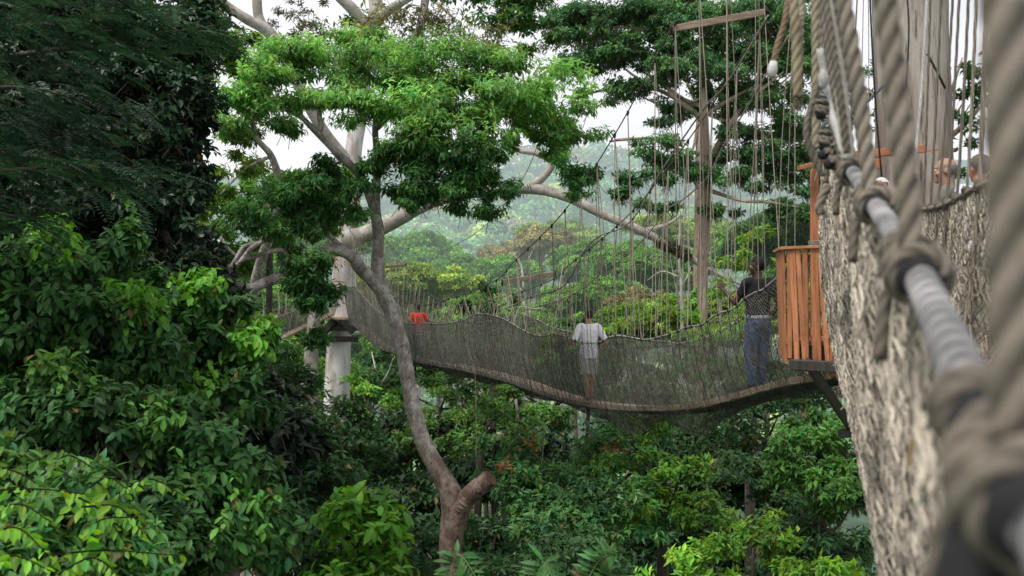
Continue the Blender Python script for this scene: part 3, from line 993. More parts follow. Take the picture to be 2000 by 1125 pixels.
bush('understorey_tree', 'shady tree behind the fern fronds at the bottom edge', [(970, 1060, 21.5, 110, 70), (1120, 1110, 17, 130, 70), (1030, 1150, 16, 110, 60), (820, 1100, 22, 90, 80)], 11, 20, W(6, .15, .065, DK, droop=.5, yellow=.15), r=.2)
bush('understorey_tree', 'yellow-green climber-topped tree under the right half of the bridge', [(1270, 840, 21, 60, 40), (1330, 940, 19.5, 50, 70), (1290, 1000, 19, 80, 60), (1380, 1010, 18.5, 50, 60), (1240, 940, 20, 70, 80)], 12, 22, W(6, .15, .07, (.085, .19, .035), droop=.45, yellow=.4), r=.2)
bush('understorey_tree', 'dark hollow of shaded leaves behind the right bush', [(1430, 860, 26, 110, 60), (1520, 830, 25, 100, 60), (1460, 950, 24, 110, 70), (1560, 930, 24, 90, 80), (1380, 860, 28, 70, 60)], 12, 20, W(6, .18, .08, (.03, .07, .027), droop=.45, yellow=.3), r=.2)
bush('understorey_tree', 'full mid-green bush under the timber brace at the right', [(1600, 840, 17.5, 70, 50), (1570, 900, 17, 60, 50), (1640, 890, 17, 50, 60), (1600, 960, 16.8, 80, 50), (1650, 990, 16.5, 50, 60)], 12, 24, W(6, .15, .065, (.07, .175, .045), droop=.5, yellow=.15), r=.2)
bush('understorey_tree', 'grey-green trailing tree to the left of the woven net', [(1560, 1010, 18, 70, 70), (1630, 1060, 17, 90, 60), (1540, 1090, 17, 60, 60), (1700, 1100, 16, 60, 60)], 11, 20, W(6, .14, .06, (.05, .115, .05), droop=.7, yellow=.2), r=.2)
bush('understorey_tree', 'bright lime-tipped bush at the bottom edge left of the woven net', [(1480, 1060, 14.5, 70, 50), (1390, 1100, 14, 70, 50), (1560, 1120, 14, 60, 40), (1640, 1130, 13.5, 60, 35), (1320, 1130, 14, 70, 40)], 11, 20, W(6, .14, .06, (.12, .25, .04), droop=.4, yellow=.35), M_LEAF_SOFT, r=.1)
# a deeper, darker storey behind those crowns
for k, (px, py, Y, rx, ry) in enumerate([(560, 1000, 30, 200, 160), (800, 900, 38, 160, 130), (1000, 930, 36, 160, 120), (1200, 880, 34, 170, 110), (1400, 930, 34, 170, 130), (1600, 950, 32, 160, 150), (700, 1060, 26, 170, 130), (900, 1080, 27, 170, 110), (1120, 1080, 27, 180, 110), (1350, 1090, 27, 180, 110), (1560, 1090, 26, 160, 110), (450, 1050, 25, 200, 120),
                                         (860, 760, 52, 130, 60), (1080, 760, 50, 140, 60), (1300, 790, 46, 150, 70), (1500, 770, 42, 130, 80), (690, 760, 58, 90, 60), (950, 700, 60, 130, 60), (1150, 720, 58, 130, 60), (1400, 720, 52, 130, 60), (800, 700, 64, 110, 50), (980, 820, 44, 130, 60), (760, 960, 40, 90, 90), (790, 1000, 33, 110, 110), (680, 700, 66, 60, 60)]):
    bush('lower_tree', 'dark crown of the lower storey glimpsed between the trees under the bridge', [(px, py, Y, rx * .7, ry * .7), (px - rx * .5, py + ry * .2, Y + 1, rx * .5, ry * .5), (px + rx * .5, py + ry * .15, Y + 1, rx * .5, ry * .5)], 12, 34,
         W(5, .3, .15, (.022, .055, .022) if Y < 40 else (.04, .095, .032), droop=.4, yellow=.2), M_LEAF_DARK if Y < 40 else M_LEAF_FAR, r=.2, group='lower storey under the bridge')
# ---- the vine-covered stub right behind the bridge's middle, and trees right of it
bush('vine_covered_tree', 'round vine-covered treetop just behind the lowest part of the bridge', [(955, 575, 38, 40, 28), (930, 600, 38, 40, 24), (990, 600, 38, 45, 26), (960, 640, 38, 60, 30)], 11, 20, W(6, .2, .1, (.028, .075, .026), droop=.4, yellow=.2), M_LEAF, r=.2)
bush('young_tree', 'yellow-green young tree beyond the dark-shirted man', [(1470, 480, 30, 60, 40), (1560, 520, 30, 50, 50), (1420, 560, 31, 50, 50), (1520, 600, 30, 70, 50), (1440, 650, 30, 80, 40)], 10, 16, W(6, .2, .09, (.12, .26, .04), droop=.35, yellow=.3), M_LEAF_SOFT, r=.12)
bush('young_tree', 'low leafy tree in front of the foot of the tall slim trunk', [(1375, 690, 33, 60, 50), (1330, 720, 33, 50, 40), (1430, 720, 33, 60, 40)], 11, 20, W(6, .2, .09, (.08, .19, .04), droop=.35, yellow=.3), M_LEAF_SOFT, r=.1)
bush('young_tree', 'pale bushy tree beyond the net right of the white-shirted walker', [(1250, 620, 36, 70, 40), (1320, 610, 36, 60, 50), (1180, 660, 36, 70, 40), (1370, 660, 35, 60, 40), (1080, 690, 38, 70, 40)], 10, 18, W(6, .22, .1, (.11, .24, .04), droop=.35, yellow=.45), M_LEAF_SOFT, r=.12)

# ---- left of centre: slender pale tree with yellow-green foliage
lob = lobes_px([(445, 150, 28, 45, 70), (490, 110, 28, 60, 50), (455, 250, 28, 50, 60), (460, 330, 29, 50, 40), (425, 400, 29, 45, 50), (500, 190, 28, 45, 50), (425, 90, 28, 40, 60)], 1.)
make_tree('slender_tree', 'slender tree with a bent pale stem and yellowish leaves left of the hills', [(PL([(470, 900, 33), (490, 600, 32), (530, 450, 30), (548, 400, 29), (545, 350, 28.5), (530, 305, 28.2), (505, 275, 28), (470, 230, 28)]), [.2, .17, .13, .12, .1, .08, .04]), (PL([(530, 305, 28.2), (480, 330, 28.5), (430, 380, 28.8)]), [.05, .02]), (PL([(505, 275, 28), (470, 160, 28), (450, 110, 28)]), [.06, .03])],
          lob, 20, 30, W(6, .18, .07, (.10, .2, .035), droop=.55, yellow=.5, var=.2), M_LEAF_SOFT, M_BARK_PALE)
bush('bushy_tree', 'soft green tree behind the twisted bare branches', [(470, 450, 33, 80, 50), (560, 400, 33, 90, 55), (620, 350, 32, 60, 40), (520, 360, 34, 60, 30), (610, 430, 32, 60, 50), (440, 520, 33, 60, 40), (520, 490, 34, 70, 35), (460, 400, 33, 60, 40)], 20, 28, W(6, .2, .09, (.07, .18, .04), droop=.4, yellow=.25), M_LEAF_SOFT, r=.18)


# ================================================================== THE LEANING TREE in front of the bridge
def leaning_tree():
    r = thing('leaning_tree', 'forked pale tree leaning before the bridge with sawn stub and wide bright crown', 'tree', P(890, 1500, 19))
    G = Geo()
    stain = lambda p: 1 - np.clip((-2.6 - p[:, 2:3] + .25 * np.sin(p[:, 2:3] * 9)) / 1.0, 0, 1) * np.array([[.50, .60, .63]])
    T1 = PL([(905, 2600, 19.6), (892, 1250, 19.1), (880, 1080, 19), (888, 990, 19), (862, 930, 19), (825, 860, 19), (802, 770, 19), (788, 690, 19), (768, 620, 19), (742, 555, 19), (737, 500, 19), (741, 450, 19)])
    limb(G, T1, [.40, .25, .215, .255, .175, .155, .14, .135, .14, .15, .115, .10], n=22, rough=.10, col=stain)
    st = cr(PL([(885, 1040, 19), (893, 1000, 18.95), (918, 966, 18.85), (945, 944, 18.75), (958, 934, 18.7)]), 8)
    # up-going stems
    limb(G, PL([(741, 450, 19), (734, 405, 19), (737, 320, 19.1), (733, 240, 19.3), (748, 170, 19.4)]), [.10, .085, .07, .055, .04], n=12)
    limb(G, PL([(740, 465, 18.95), (728, 400, 18.8), (704, 345, 18.6), (660, 300, 18.3), (628, 268, 18.2), (606, 246, 18.1), (588, 228, 18)]), [.10, .09, .08, .07, .06, .055, .04], n=12)
    limb(G, PL([(620, 262, 18.2), (627, 245, 18.2), (624, 225, 18.2), (630, 180, 18.3)]), [.06, .05, .045, .03], n=9)
    limb(G, PL([(588, 228, 18), (560, 215, 17.8), (520, 190, 17.6), (480, 170, 17.5)]), [.05, .04, .03, .02], n=7)
    limb(G, PL([(735, 290, 19), (790, 293, 18.6), (860, 300, 18.3), (930, 330, 18.0)]), [.05, .045, .035, .02], n=8)
    limb(G, PL([(735, 250, 19.2), (800, 190, 18.8), (880, 160, 18.4), (980, 170, 18.2)]), [.07, .06, .04, .02], n=8)
    limb(G, PL([(737, 330, 19), (840, 260, 19.4), (960, 230, 19.8), (1060, 220, 20)]), [.07, .06, .045, .02], n=8)
    limb(G, PL([(790, 293, 18.6), (830, 330, 18.2), (870, 345, 18), (905, 370, 17.9)]), [.03, .025, .02, .012], n=6)
    limb(G, PL([(748, 170, 19.4), (700, 130, 19), (640, 110, 18.7)]), [.05, .035, .02], n=7)
    # long low limb to the left with twisted ends
    limb(G, PL([(752, 575, 19), (725, 545, 18.8), (700, 520, 18.6), (690, 503, 18.4), (665, 490, 18.2), (642, 488, 18.1), (615, 500, 18), (580, 522, 17.9), (545, 541, 17.8), (515, 553, 17.7), (490, 563, 17.6), (455, 557, 17.5), (422, 564, 17.5)]),
         [.14, .125, .115, .105, .10, .095, .08, .075, .09, .09, .08, .06, .035], n=12, rough=.1)
    for q, r0, r1 in [([(545, 541, 17.8), (560, 505, 17.7), (545, 488, 17.6), (500, 500, 17.6), (470, 505, 17.6), (440, 480, 17.5), (430, 462, 17.5)], .05, .03),
                      ([(415, 550, 17.5), (440, 540, 17.5), (462, 505, 17.5), (478, 482, 17.5), (505, 475, 17.5), (512, 468, 17.5)], .035, .05),
                      ([(405, 515, 17.5), (440, 528, 17.4), (468, 512, 17.4), (490, 485, 17.4), (512, 472, 17.4)], .03, .045),
                      ([(470, 505, 17.6), (450, 530, 17.6), (420, 540, 17.6)], .03, .02), ([(540, 520, 17.7), (555, 500, 17.7), (575, 505, 17.7), (560, 530, 17.7)], .03, .02),
                      ([(440, 480, 17.5), (420, 495, 17.5), (415, 560, 17.6)], .03, .02), ([(690, 503, 18.4), (640, 455, 18.2), (610, 400, 18), (590, 360, 18)], .06, .02), ([(615, 500, 18), (620, 560, 17.9), (625, 620, 17.9)], .03, .015)]:
        limb(G, PL(q), r0, r1, n=8)
    t = G.obj('trunk', M_BARK_PALE, r, smooth=True)
    S = Geo()
    limb(S, st, [.16, .21, .19, .165, .165, .16, .14], n=18, rough=.10, col=lambda p: np.repeat(np.array([[.46, .36, .33]]), len(p), 0))
    sp = S.obj('stub', M_BARK_PALE, r, smooth=True, label='sawn-off ruddy brown stub at the fork')
    E = Geo()
    d = nrm(st[-1] - st[-4])
    tube(E, [st[-1] + d * .0, st[-1] + d * .012, st[-1] + d * .016], [.155, .15, .08], 18, (.30, .19, .15), rough=.03)
    K = E.obj('cut_face', M_OLDWOOD, sp)
    # crown
    L = [(520, 170, 17.6, 80, 55), (620, 130, 18.6, 100, 50), (740, 135, 19.2, 110, 55), (860, 140, 18.8, 110, 60), (970, 165, 18.4, 100, 65), (1075, 180, 19.6, 90, 60), (1130, 255, 19.8, 55, 60), (650, 195, 18, 95, 38), (800, 235, 18.2, 110, 60),
         (900, 260, 17.9, 100, 70), (960, 330, 18, 45, 60), (860, 350, 18, 70, 55), (765, 345, 18.4, 40, 50), (830, 392, 18.2, 60, 32), (930, 395, 18, 50, 38), (880, 378, 18, 70, 40), (790, 380, 18.3, 45, 35), (985, 370, 18, 30, 45), (1045, 235, 19.8, 50, 45), (1100, 345, 19.8, 45, 60), (480, 215, 17.4, 50, 60),
         (640, 370, 18, 75, 40), (580, 400, 17.9, 70, 45), (500, 420, 17.8, 60, 40), (620, 440, 18, 50, 35), (610, 560, 17.9, 45, 65), (625, 640, 17.9, 26, 32), (590, 500, 17.8, 40, 40), (700, 90, 19.6, 90, 35), (560, 110, 18.6, 60, 40), (680, 410, 18, 40, 40), (1010, 290, 19.4, 30, 30), (1150, 330, 20, 25, 30), (720, 230, 18.3, 60, 35), (820, 310, 18.2, 90, 45), (900, 330, 18.2, 70, 50), (780, 190, 18.6, 100, 40), (900, 200, 18.2, 100, 40), (1000, 220, 19, 60, 40), (560, 230, 17.8, 60, 35), (660, 330, 18, 60, 25), (540, 440, 17.8, 60, 30), (600, 380, 17.9, 80, 40), (640, 600, 17.9, 25, 40), (600, 590, 17.9, 35, 60), (585, 540, 17.9, 40, 40), (630, 520, 17.9, 35, 40), (615, 660, 17.9, 25, 25), (1080, 280, 19.8, 45, 45)]
    Pt, O, tt = clumps(lobes_px(L, .9), 15, 27, sub=.62, cut=-.8, flat=.55)
    C = Geo()
    # light from above painted in: upper leaves brighter, lower ones darker green
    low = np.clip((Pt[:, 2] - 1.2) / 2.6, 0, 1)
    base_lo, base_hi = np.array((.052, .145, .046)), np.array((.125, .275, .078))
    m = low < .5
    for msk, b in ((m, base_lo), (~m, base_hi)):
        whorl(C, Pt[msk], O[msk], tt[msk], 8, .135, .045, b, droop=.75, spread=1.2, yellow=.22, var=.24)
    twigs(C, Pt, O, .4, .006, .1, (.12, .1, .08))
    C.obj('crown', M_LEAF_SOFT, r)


leaning_tree()

# climbing vine of thin dry twigs over the leaning tree's top
lob = lobes_px([(680, 80, 23, 80, 45), (760, 70, 23, 80, 50), (860, 85, 23, 100, 45), (950, 110, 23, 70, 40), (810, 60, 23.4, 80, 30), (610, 95, 22.5, 50, 40)], .8)
G = Geo()
Pt, O, t = clumps(lob, 9, 15, sub=.45)
q = Pt + nrm(rng.normal(size=Pt.shape) + UP * .6) * rng.uniform(.15, .6, (len(Pt), 1))
C = Geo(); prisms(C, Pt, q, .007, tints(len(Pt), (.17, .13, .08), t, .2))
r = thing('dry_vine', 'brownish half-bare vine tangled over the top of the leaning tree', 'vine', lob[0][0])
whorl(C, q, O, t, 5, .15, .06, (.10, .125, .05), droop=.8, yellow=.5, var=.3)
C.obj('foliage', M_LEAF_SOFT, r)


# ================================================================== THE TOWER TREE on the far side
def tower_tree():
    r = thing('tower_tree', 'huge pale blotched tree carrying the far platform, limbs arching over the valley', 'tree', (-9., 51.5, -34))
    G = Geo()
    limb(G, [(-9.4, 51.5, -34), (-9.2, 51.5, -24), (-9.0, 51.5, -15)] + list(PL([(655, 860, 51.5), (657, 800, 51.5), (660, 720, 51.5), (666, 600, 51.5), (676, 480, 51.5), (688, 370, 51.5), (690, 300, 51.5), (702, 220, 51.5), (712, 120, 51.5), (716, 50, 51.5)])),
         [1.6, 1.2, .95, .84, .80, .74, .70, .66, .60, .52, .44, .4, .36], n=26, rough=.035, step=.35)
    G.obj('trunk', M_BARK_TOWER, r, smooth=True)
    H = Geo()
    limb(H, PL([(680, 470, 51.3), (720, 455, 50.5), (765, 436, 49), (820, 405, 47.5), (870, 386, 46.5), (960, 371, 45.5), (1040, 369, 45), (1105, 384, 44.6), (1180, 420, 44.2), (1255, 452, 44), (1335, 496, 44), (1400, 535, 44.2), (1460, 560, 44.4)]),
         [.5, .4, .34, .31, .29, .25, .235, .21, .19, .175, .15, .1, .05], n=16, rough=.08)
    limb(H, PL([(1030, 369, 45), (1062, 345, 45), (1078, 318, 45), (1050, 300, 45), (1008, 290, 45.2), (1002, 255, 45.4), (1020, 205, 45.6), (1060, 170, 46)]), [.18, .17, .15, .13, .12, .1, .08, .04], n=12)
    limb(H, PL([(1255, 452, 44), (1300, 440, 44.3), (1330, 420, 44.6)]), [.13, .09, .04], n=8)
    limb(H, PL([(692, 330, 51.4), (652, 285, 51), (615, 228, 50.4), (570, 140, 49.6), (528, 66, 49), (476, 34, 48.5), (420, -8, 48), (380, -60, 47.6)]), [.38, .3, .27, .27, .29, .24, .2, .16], n=14)
    limb(H, PL([(528, 66, 49), (508, 40, 49), (502, 5, 49), (505, -60, 49.2)]), [.28, .24, .24, .2], n=12)
    limb(H, PL([(716, 55, 51.5), (690, 20, 51.3), (655, -15, 51), (610, -60, 50.6)]), [.32, .3, .28, .24], n=12)
    limb(H, PL([(716, 55, 51.5), (760, 20, 51), (800, -5, 50.5), (860, -40, 50)]), [.3, .24, .2, .16], n=12)
    limb(H, PL([(716, 60, 51.6), (735, 20, 51.8), (720, -60, 52)]), [.36, .36, .34], n=12)
    limb(H, PL([(810, 110, 50.8), (822, 50, 50.6), (836, -30, 50.4)]), [.24, .22, .2], n=12)
    limb(H, PL([(716, 130, 51.5), (770, 125, 51), (812, 105, 50.8)]), [.3, .26, .22], n=12)
    limb(H, PL([(840, -5, 50.4), (880, 30, 49.8), (910, 70, 49.4)]), [.1, .07, .03], n=7)
    H.obj('limb', M_BARK_LIMB, r, smooth=True)
    # mossy sleeve on the long limb
    Mo = Geo()
    a = P(1285, 470, 43.95); b = P(1345, 500, 43.95)
    ax = np.linspace(0, 1, 420)[:, None]
    pp = a * (1 - ax) + b * ax
    d = rdir(420); d[:, 1] = -np.abs(d[:, 1]) * .6
    C = tints(420, (.07, .07, .03), np.ones(420), .3, .2)
    leaves4(Mo, pp + d * .16, nrm(d + np.array([0, 0, -.5])), rdir(420), .2, .09, C)
    Mo.obj('moss', M_LEAF_FAR, r)
    C = Geo()
    lob = lobes_px([(1000, 30, 44, 85, 50), (1050, 80, 44, 50, 50), (930, -10, 45, 110, 30), (830, -30, 46, 100, 25), (1010, 120, 44, 40, 35), (690, 60, 50, 30, 25), (400, -10, 46, 70, 40), (1040, 20, 43, 60, 60)], .8)
    Pt, O, t = clumps(lob, 14, 24, sub=.5, flat=.5)
    whorl(C, Pt, O, t, 6, .3, .12, (.045, .11, .028), droop=.7, yellow=.35)
    # greyish airy outer twigs against the sky
    lob = lobes_px([(590, 20, 52, 60, 45), (560, 60, 52, 50, 35), (630, 40, 52, 30, 40), (450, 70, 52, 40, 30), (1120, 90, 55, 70, 50), (1110, 150, 55, 60, 30), (1160, 60, 55, 60, 50)], .6)
    Pt, O, t = clumps(lob, 11, 15, sub=.4)
    whorl(C, Pt, O, t, 5, .26, .09, (.10, .095, .065), droop=.4, yellow=.2)
    C.obj('crown', M_LEAF_FAR, r)


tower_tree()

o = Geo()
limb(o, list(PL([(601, 1200, 47), (604, 800, 46), (606, 720, 46), (611, 660, 46), (617, 590, 46.2), (628, 520, 46.5)])), [.45, .4, .34, .31, .27, .2], n=14)
r = thing('grey_trunk', 'bare brown-grey trunk just left of the tower trunk, under the far platform', 'tree trunk', P(601, 1200, 47))
o.obj('trunk', M_BARK_LIMB, r, smooth=True)


# ================================================================== THE TALL TREE behind the bridge at right
def right_tree():
    r = thing('tall_tree', 'tall slim-trunked tree behind the right half of the bridge with tiers of dark leaves', 'tree', P(1372, 2300, 37))
    G = Geo()
    limb(G, PL([(1370, 2300, 37), (1372, 640, 37), (1373, 520, 37), (1376, 420, 37), (1379, 330, 37), (1377, 270, 37), (1374, 215, 37), (1374, 150, 37), (1376, 90, 37.2), (1390, 40, 37.4)]),
         [.5, .19, .18, .185, .20, .17, .14, .11, .08, .04], n=16, rough=.06)
    for q, rr in [([(1380, 330, 37), (1400, 290, 37), (1428, 240, 36.8), (1470, 190, 36.5), (1530, 140, 36.3)], [.16, .13, .11, .08, .03]),
                  ([(1376, 240, 37), (1350, 215, 36.8), (1318, 192, 36.6), (1300, 160, 36.4), (1285, 140, 36.3)], [.12, .1, .09, .08, .06]),
                  ([(1376, 225, 37), (1420, 198, 36.7), (1460, 178, 36.5), (1490, 172, 36.4)], [.1, .08, .07, .05]),
                  ([(1380, 370, 37), (1410, 380, 36.6), (1450, 392, 36.2), (1500, 395, 36), (1560, 405, 36)], [.09, .07, .06, .055, .03]),
                  ([(1377, 330, 37), (1330, 335, 36.6), (1280, 340, 36.2), (1240, 350, 36)], [.08, .06, .05, .02]),
                  ([(1374, 210, 37), (1310, 185, 37.6), (1240, 165, 38), (1160, 180, 38.4), (1130, 190, 38.6)], [.08, .07, .06, .05, .03]),
                  ([(1374, 150, 37), (1330, 90, 37.4), (1260, 60, 37.8), (1180, 50, 38)], [.08, .06, .05, .03]),
                  ([(1376, 90, 37.2), (1440, 60, 37.4), (1520, 40, 37.6)], [.06, .05, .03]),
                  ([(1270, 270, 36.6), (1220, 272, 36.6), (1190, 276, 36.6)], [.05, .06, .04]), ([(1372, 300, 37), (1320, 290, 36.8), (1270, 270, 36.6)], [.07, .055, .05])]:
        limb(G, PL(q), rr, n=9)
    G.obj('trunk', M_BARK_BROWN, r, smooth=True)
    C = Geo()
    L = [(1170, 60, 38, 75, 42), (1250, 30, 38, 90, 35), (1150, 130, 38.5, 60, 22), (1270, 95, 37, 80, 40), (1350, 60, 37, 80, 50), (1440, 40, 37, 90, 40), (1530, 70, 37, 75, 55), (1340, 140, 36, 70, 40), (1450, 130, 36.5, 70, 45), (1540, 160, 37, 60, 50),
         (1240, 120, 37.5, 60, 22), (1480, 210, 36.5, 55, 30), (1300, 300, 36.3, 60, 40), (1340, 350, 36.6, 60, 35), (1260, 350, 36.2, 50, 28), (1230, 390, 36, 40, 24), (1440, 290, 37, 60, 45), (1500, 320, 37, 60, 50), (1560, 240, 37, 45, 60), (1570, 360, 37, 50, 45),
         (1470, 360, 36.5, 70, 28), (1540, 420, 36.5, 55, 25), (1400, 230, 37.6, 40, 40), (1320, 230, 37.5, 45, 35), (1420, 410, 36.8, 45, 25), (1290, 405, 36.2, 35, 20), (1120, 40, 38.5, 50, 40), (1600, 120, 38, 40, 70), (1200, 110, 38, 70, 35), (1310, 20, 37.5, 80, 40), (1400, 110, 37, 60, 45), (1500, 20, 37.5, 80, 40), (1220, 180, 37.5, 60, 22), (1580, 300, 37, 40, 50), (1400, 180, 37.8, 50, 30)]
    Pt, O, t = clumps(lobes_px(L, .8), 26, 30, sub=.62, flat=.5)
    whorl(C, Pt, O, t, 7, .19, .08, (.07, .17, .07), droop=.5, yellow=.22)
    twigs(C, Pt, O, .5, .010, .5)
    C.obj('crown', M_LEAF_FAR, r)


right_tree()

bush('hazy_crown_tree', 'soft grey-green spreading tree in the distance behind the tall tree', [(1180, 110, 62, 110, 50), (1300, 60, 62, 130, 60), (1450, 70, 62, 140, 70), (1560, 160, 62, 90, 90), (1100, 50, 62, 80, 45), (1240, 190, 62, 60, 25), (1420, 200, 62, 90, 40), (1590, 300, 62, 60, 60), (1500, 280, 62, 70, 40), (1340, 330, 62, 70, 30)], 16, 24,
     W(6, .34, .14, (.075, .14, .07), droop=.4, yellow=.2), M_LEAF_FAR, r=.4, bark=M_BARK_BROWN)
lob = lobes_px([(1880, 130, 34, 40, 60), (1880, 220, 34, 40, 60), (1870, 300, 34, 40, 40), (1690, 200, 40, 60, 100), (1690, 320, 38, 60, 60), (1950, 200, 34, 60, 120), (1880, 350, 33, 60, 30)], .8)
make_tree('background_tree', 'dark-leaved tree seen on both sides of the near trunk, behind the ropes at right', auto_trunk(lob, .25), lob, 9, 14, W(6, .24, .1, (.04, .11, .035), droop=.4, yellow=.15), M_LEAF_FAR, M_BARK_BROWN, sub=.3)

# bleached dead trees in the middle distance
def dead_tree(label, pts_list, radii, Y):
    r = thing('dead_tree', label, 'dead tree', P(pts_list[0][0][0], pts_list[0][0][1], Y))
    G = Geo()
    for pts, rr in zip(pts_list, radii):
        limb(G, [P(a + rng.normal() * 2, b, Y + rng.normal() * .4) for a, b in pts], rr[0] * .62, rr[1] * .5, n=6, rough=.15)
    G.obj('trunk', M_BARK_DEAD, r, smooth=True)


dead_tree('bleached dead tree with a tall forked white stem left of the tall slim trunk', [[(1335, 900), (1330, 600), (1328, 500), (1328, 440), (1322, 410)], [(1328, 440), (1338, 415), (1342, 400)], [(1325, 540), (1290, 530), (1268, 548)], [(1330, 560), (1345, 520), (1310, 500)], [(1330, 600), (1310, 520), (1300, 420)]], [(.16, .08), (.07, .03), (.08, .03), (.07, .03), (.07, .03)], 52)
dead_tree('white dead branches tangled low beside the dark-shirted man', [[(1400, 800), (1410, 600), (1400, 540), (1380, 500)], [(1410, 560), (1440, 520), (1450, 512)], [(1408, 590), (1430, 550), (1420, 530)], [(1385, 575), (1405, 560), (1415, 575)], [(1405, 560), (1390, 540), (1396, 520)], [(1410, 590), (1380, 575), (1360, 560)]], [(.12, .05), (.08, .04), (.06, .03), (.05, .03), (.05, .02), (.05, .02)], 44)
dead_tree('bleached bare tree standing behind the low middle of the bridge', [[(1030, 900), (1028, 600), (1025, 560), (1018, 520), (1003, 495)], [(1025, 560), (1030, 520), (1040, 490)], [(1026, 580), (1010, 550), (1012, 535)], [(1028, 620), (1045, 580), (1050, 540)]], [(.17, .07), (.07, .03), (.06, .03), (.06, .02)], 56)
dead_tree('pair of bare white stems forming a V below the far end of the bridge', [[(742, 900), (742, 752), (735, 720), (728, 688)], [(742, 752), (755, 730), (768, 700)]], [(.12, .05), (.09, .05)], 58)
dead_tree('whitish slanting dead limb under the speckled tree', [[(1010, 900), (1012, 800), (1005, 770), (1000, 750)], [(1012, 800), (1022, 785), (1028, 770)]], [(.1, .06), (.06, .03)], 34)


# ================================================================== THE ROPE BRIDGE
ROPE = np.array((.20, .175, .14)); ROPE_L = np.array((.33, .30, .25)); NETC = np.array((.076, .077, .062)); RUB = np.array((.018, .018, .02)); WHITE = np.array((.42, .41, .39))


def line(o, Y):
    """plan position at offset o (towards the viewer's side) from the bridge's middle line"""
    return 7.62 - 1.046 * o - .307 * Y


def prof(pts, c):
    q = []
    for px, py in pts:
        Y = c / ((px - 1000) / F + .307)
        q.append((Y, (562.5 - py) / F * Y))
    q = np.array(sorted(q))
    s = cr(q, 6)
    s = s[np.argsort(s[:, 0])]
    return lambda Y: np.interp(Y, s[:, 0], s[:, 1])


RAIL_N = [(694, 560), (721, 592), (746, 613), (792, 630), (831, 631), (863, 632), (906, 625), (934, 613), (977, 620), (1017, 642), (1050, 656), (1091, 653), (1132, 668), (1171, 668), (1191, 658), (1214, 656), (1259, 663), (1287, 658), (1312, 651), (1344, 638), (1371, 634), (1400, 613), (1432, 603), (1464, 576), (1493, 564), (1515, 544), (1580, 500), (1640, 470)]
RAIL_F = [(985, 608), (1010, 612), (1050, 625), (1080, 640), (1130, 650), (1195, 652), (1250, 662), (1300, 667), (1330, 670), (1390, 655), (1420, 640), (1460, 615), (1500, 580), (1560, 530), (1640, 480)]
DECK = [(692, 634), (735, 673), (771, 688), (820, 705), (906, 720), (991, 741), (1050, 762), (1100, 778), (1140, 787), (1200, 794), (1280, 796), (1350, 792), (1400, 783), (1470, 764), (1540, 745), (1600, 735), (1650, 728)]
zrn = prof(RAIL_N, 7.097)
zrf_ = prof(RAIL_F, 8.14)
zrf = lambda Y: np.where(np.asarray(Y) > 26, zrn(Y) + .04, zrf_(Y))
zd = prof(DECK, 7.44)
CAB = np.array([(50, 3.6), (47, 2.7), (44.4, 1.96), (42.3, 1.42), (40.3, .75), (39, .34), (36.6, -.2), (35, -.41), (33.6, -.48), (31.5, -.52), (29.9, -.43), (28.6, -.31), (26, -.08), (23.6, .24), (22.7, .54), (19.5, 1.45), (16.9, 2.68), (15.2, 3.75), (14.5, 4.08), (13.6, 4.75), (12.2, 5.9)])[::-1]
zc = lambda Y: np.interp(Y, cr(CAB, 6)[:, 0], cr(CAB, 6)[:, 1])


def netting(G, P0, P1, r, col, belly=0.0, rows=20, jitter=.006, bulge_dir=None, stain=0.0):
    """diamond twine net between two rows of points (top P0, bottom P1)"""
    n = len(P0)
    t = np.linspace(0, 1, rows + 1)
    g_ = P0[:, None] * (1 - t)[None, :, None] + P1[:, None] * t[None, :, None]
    if belly:
        wv = np.sin(PI * t)[None] * (belly * (1 + .6 * np.sin(np.arange(n) * .11)[:, None] + .3 * np.sin(np.arange(n) * .37 + 2)[:, None]))
        g_ = g_ + wv[..., None] * np.asarray(bulge_dir)
    g_ = g_ + rng.normal(size=g_.shape) * jitter
    a = g_[:-1, :-1].reshape(-1, 3); b = g_[1:, 1:].reshape(-1, 3)
    c = g_[1:, :-1].reshape(-1, 3); d = g_[:-1, 1:].reshape(-1, 3)
    A = np.concatenate([a, c]); B = np.concatenate([b, d])
    if callable(r): r = r(A[:, 1])
    C = np.asarray(col)[None] * np.clip(rng.normal(1, .38, (len(A), 1)), .3, 2.)
    if stain: C = C * np.clip(1 + stain * (np.sin(A[:, 2:3] * 7 + A[:, 1:2] * 3.1) * np.sin(A[:, 1:2] * 5.3 - A[:, 2:3] * 2.2) + .6 * np.sin(A[:, 2:3] * 19 + A[:, 1:2] * 13)), .25, 1.7)
    prisms(G, A, B, r, C, 3)


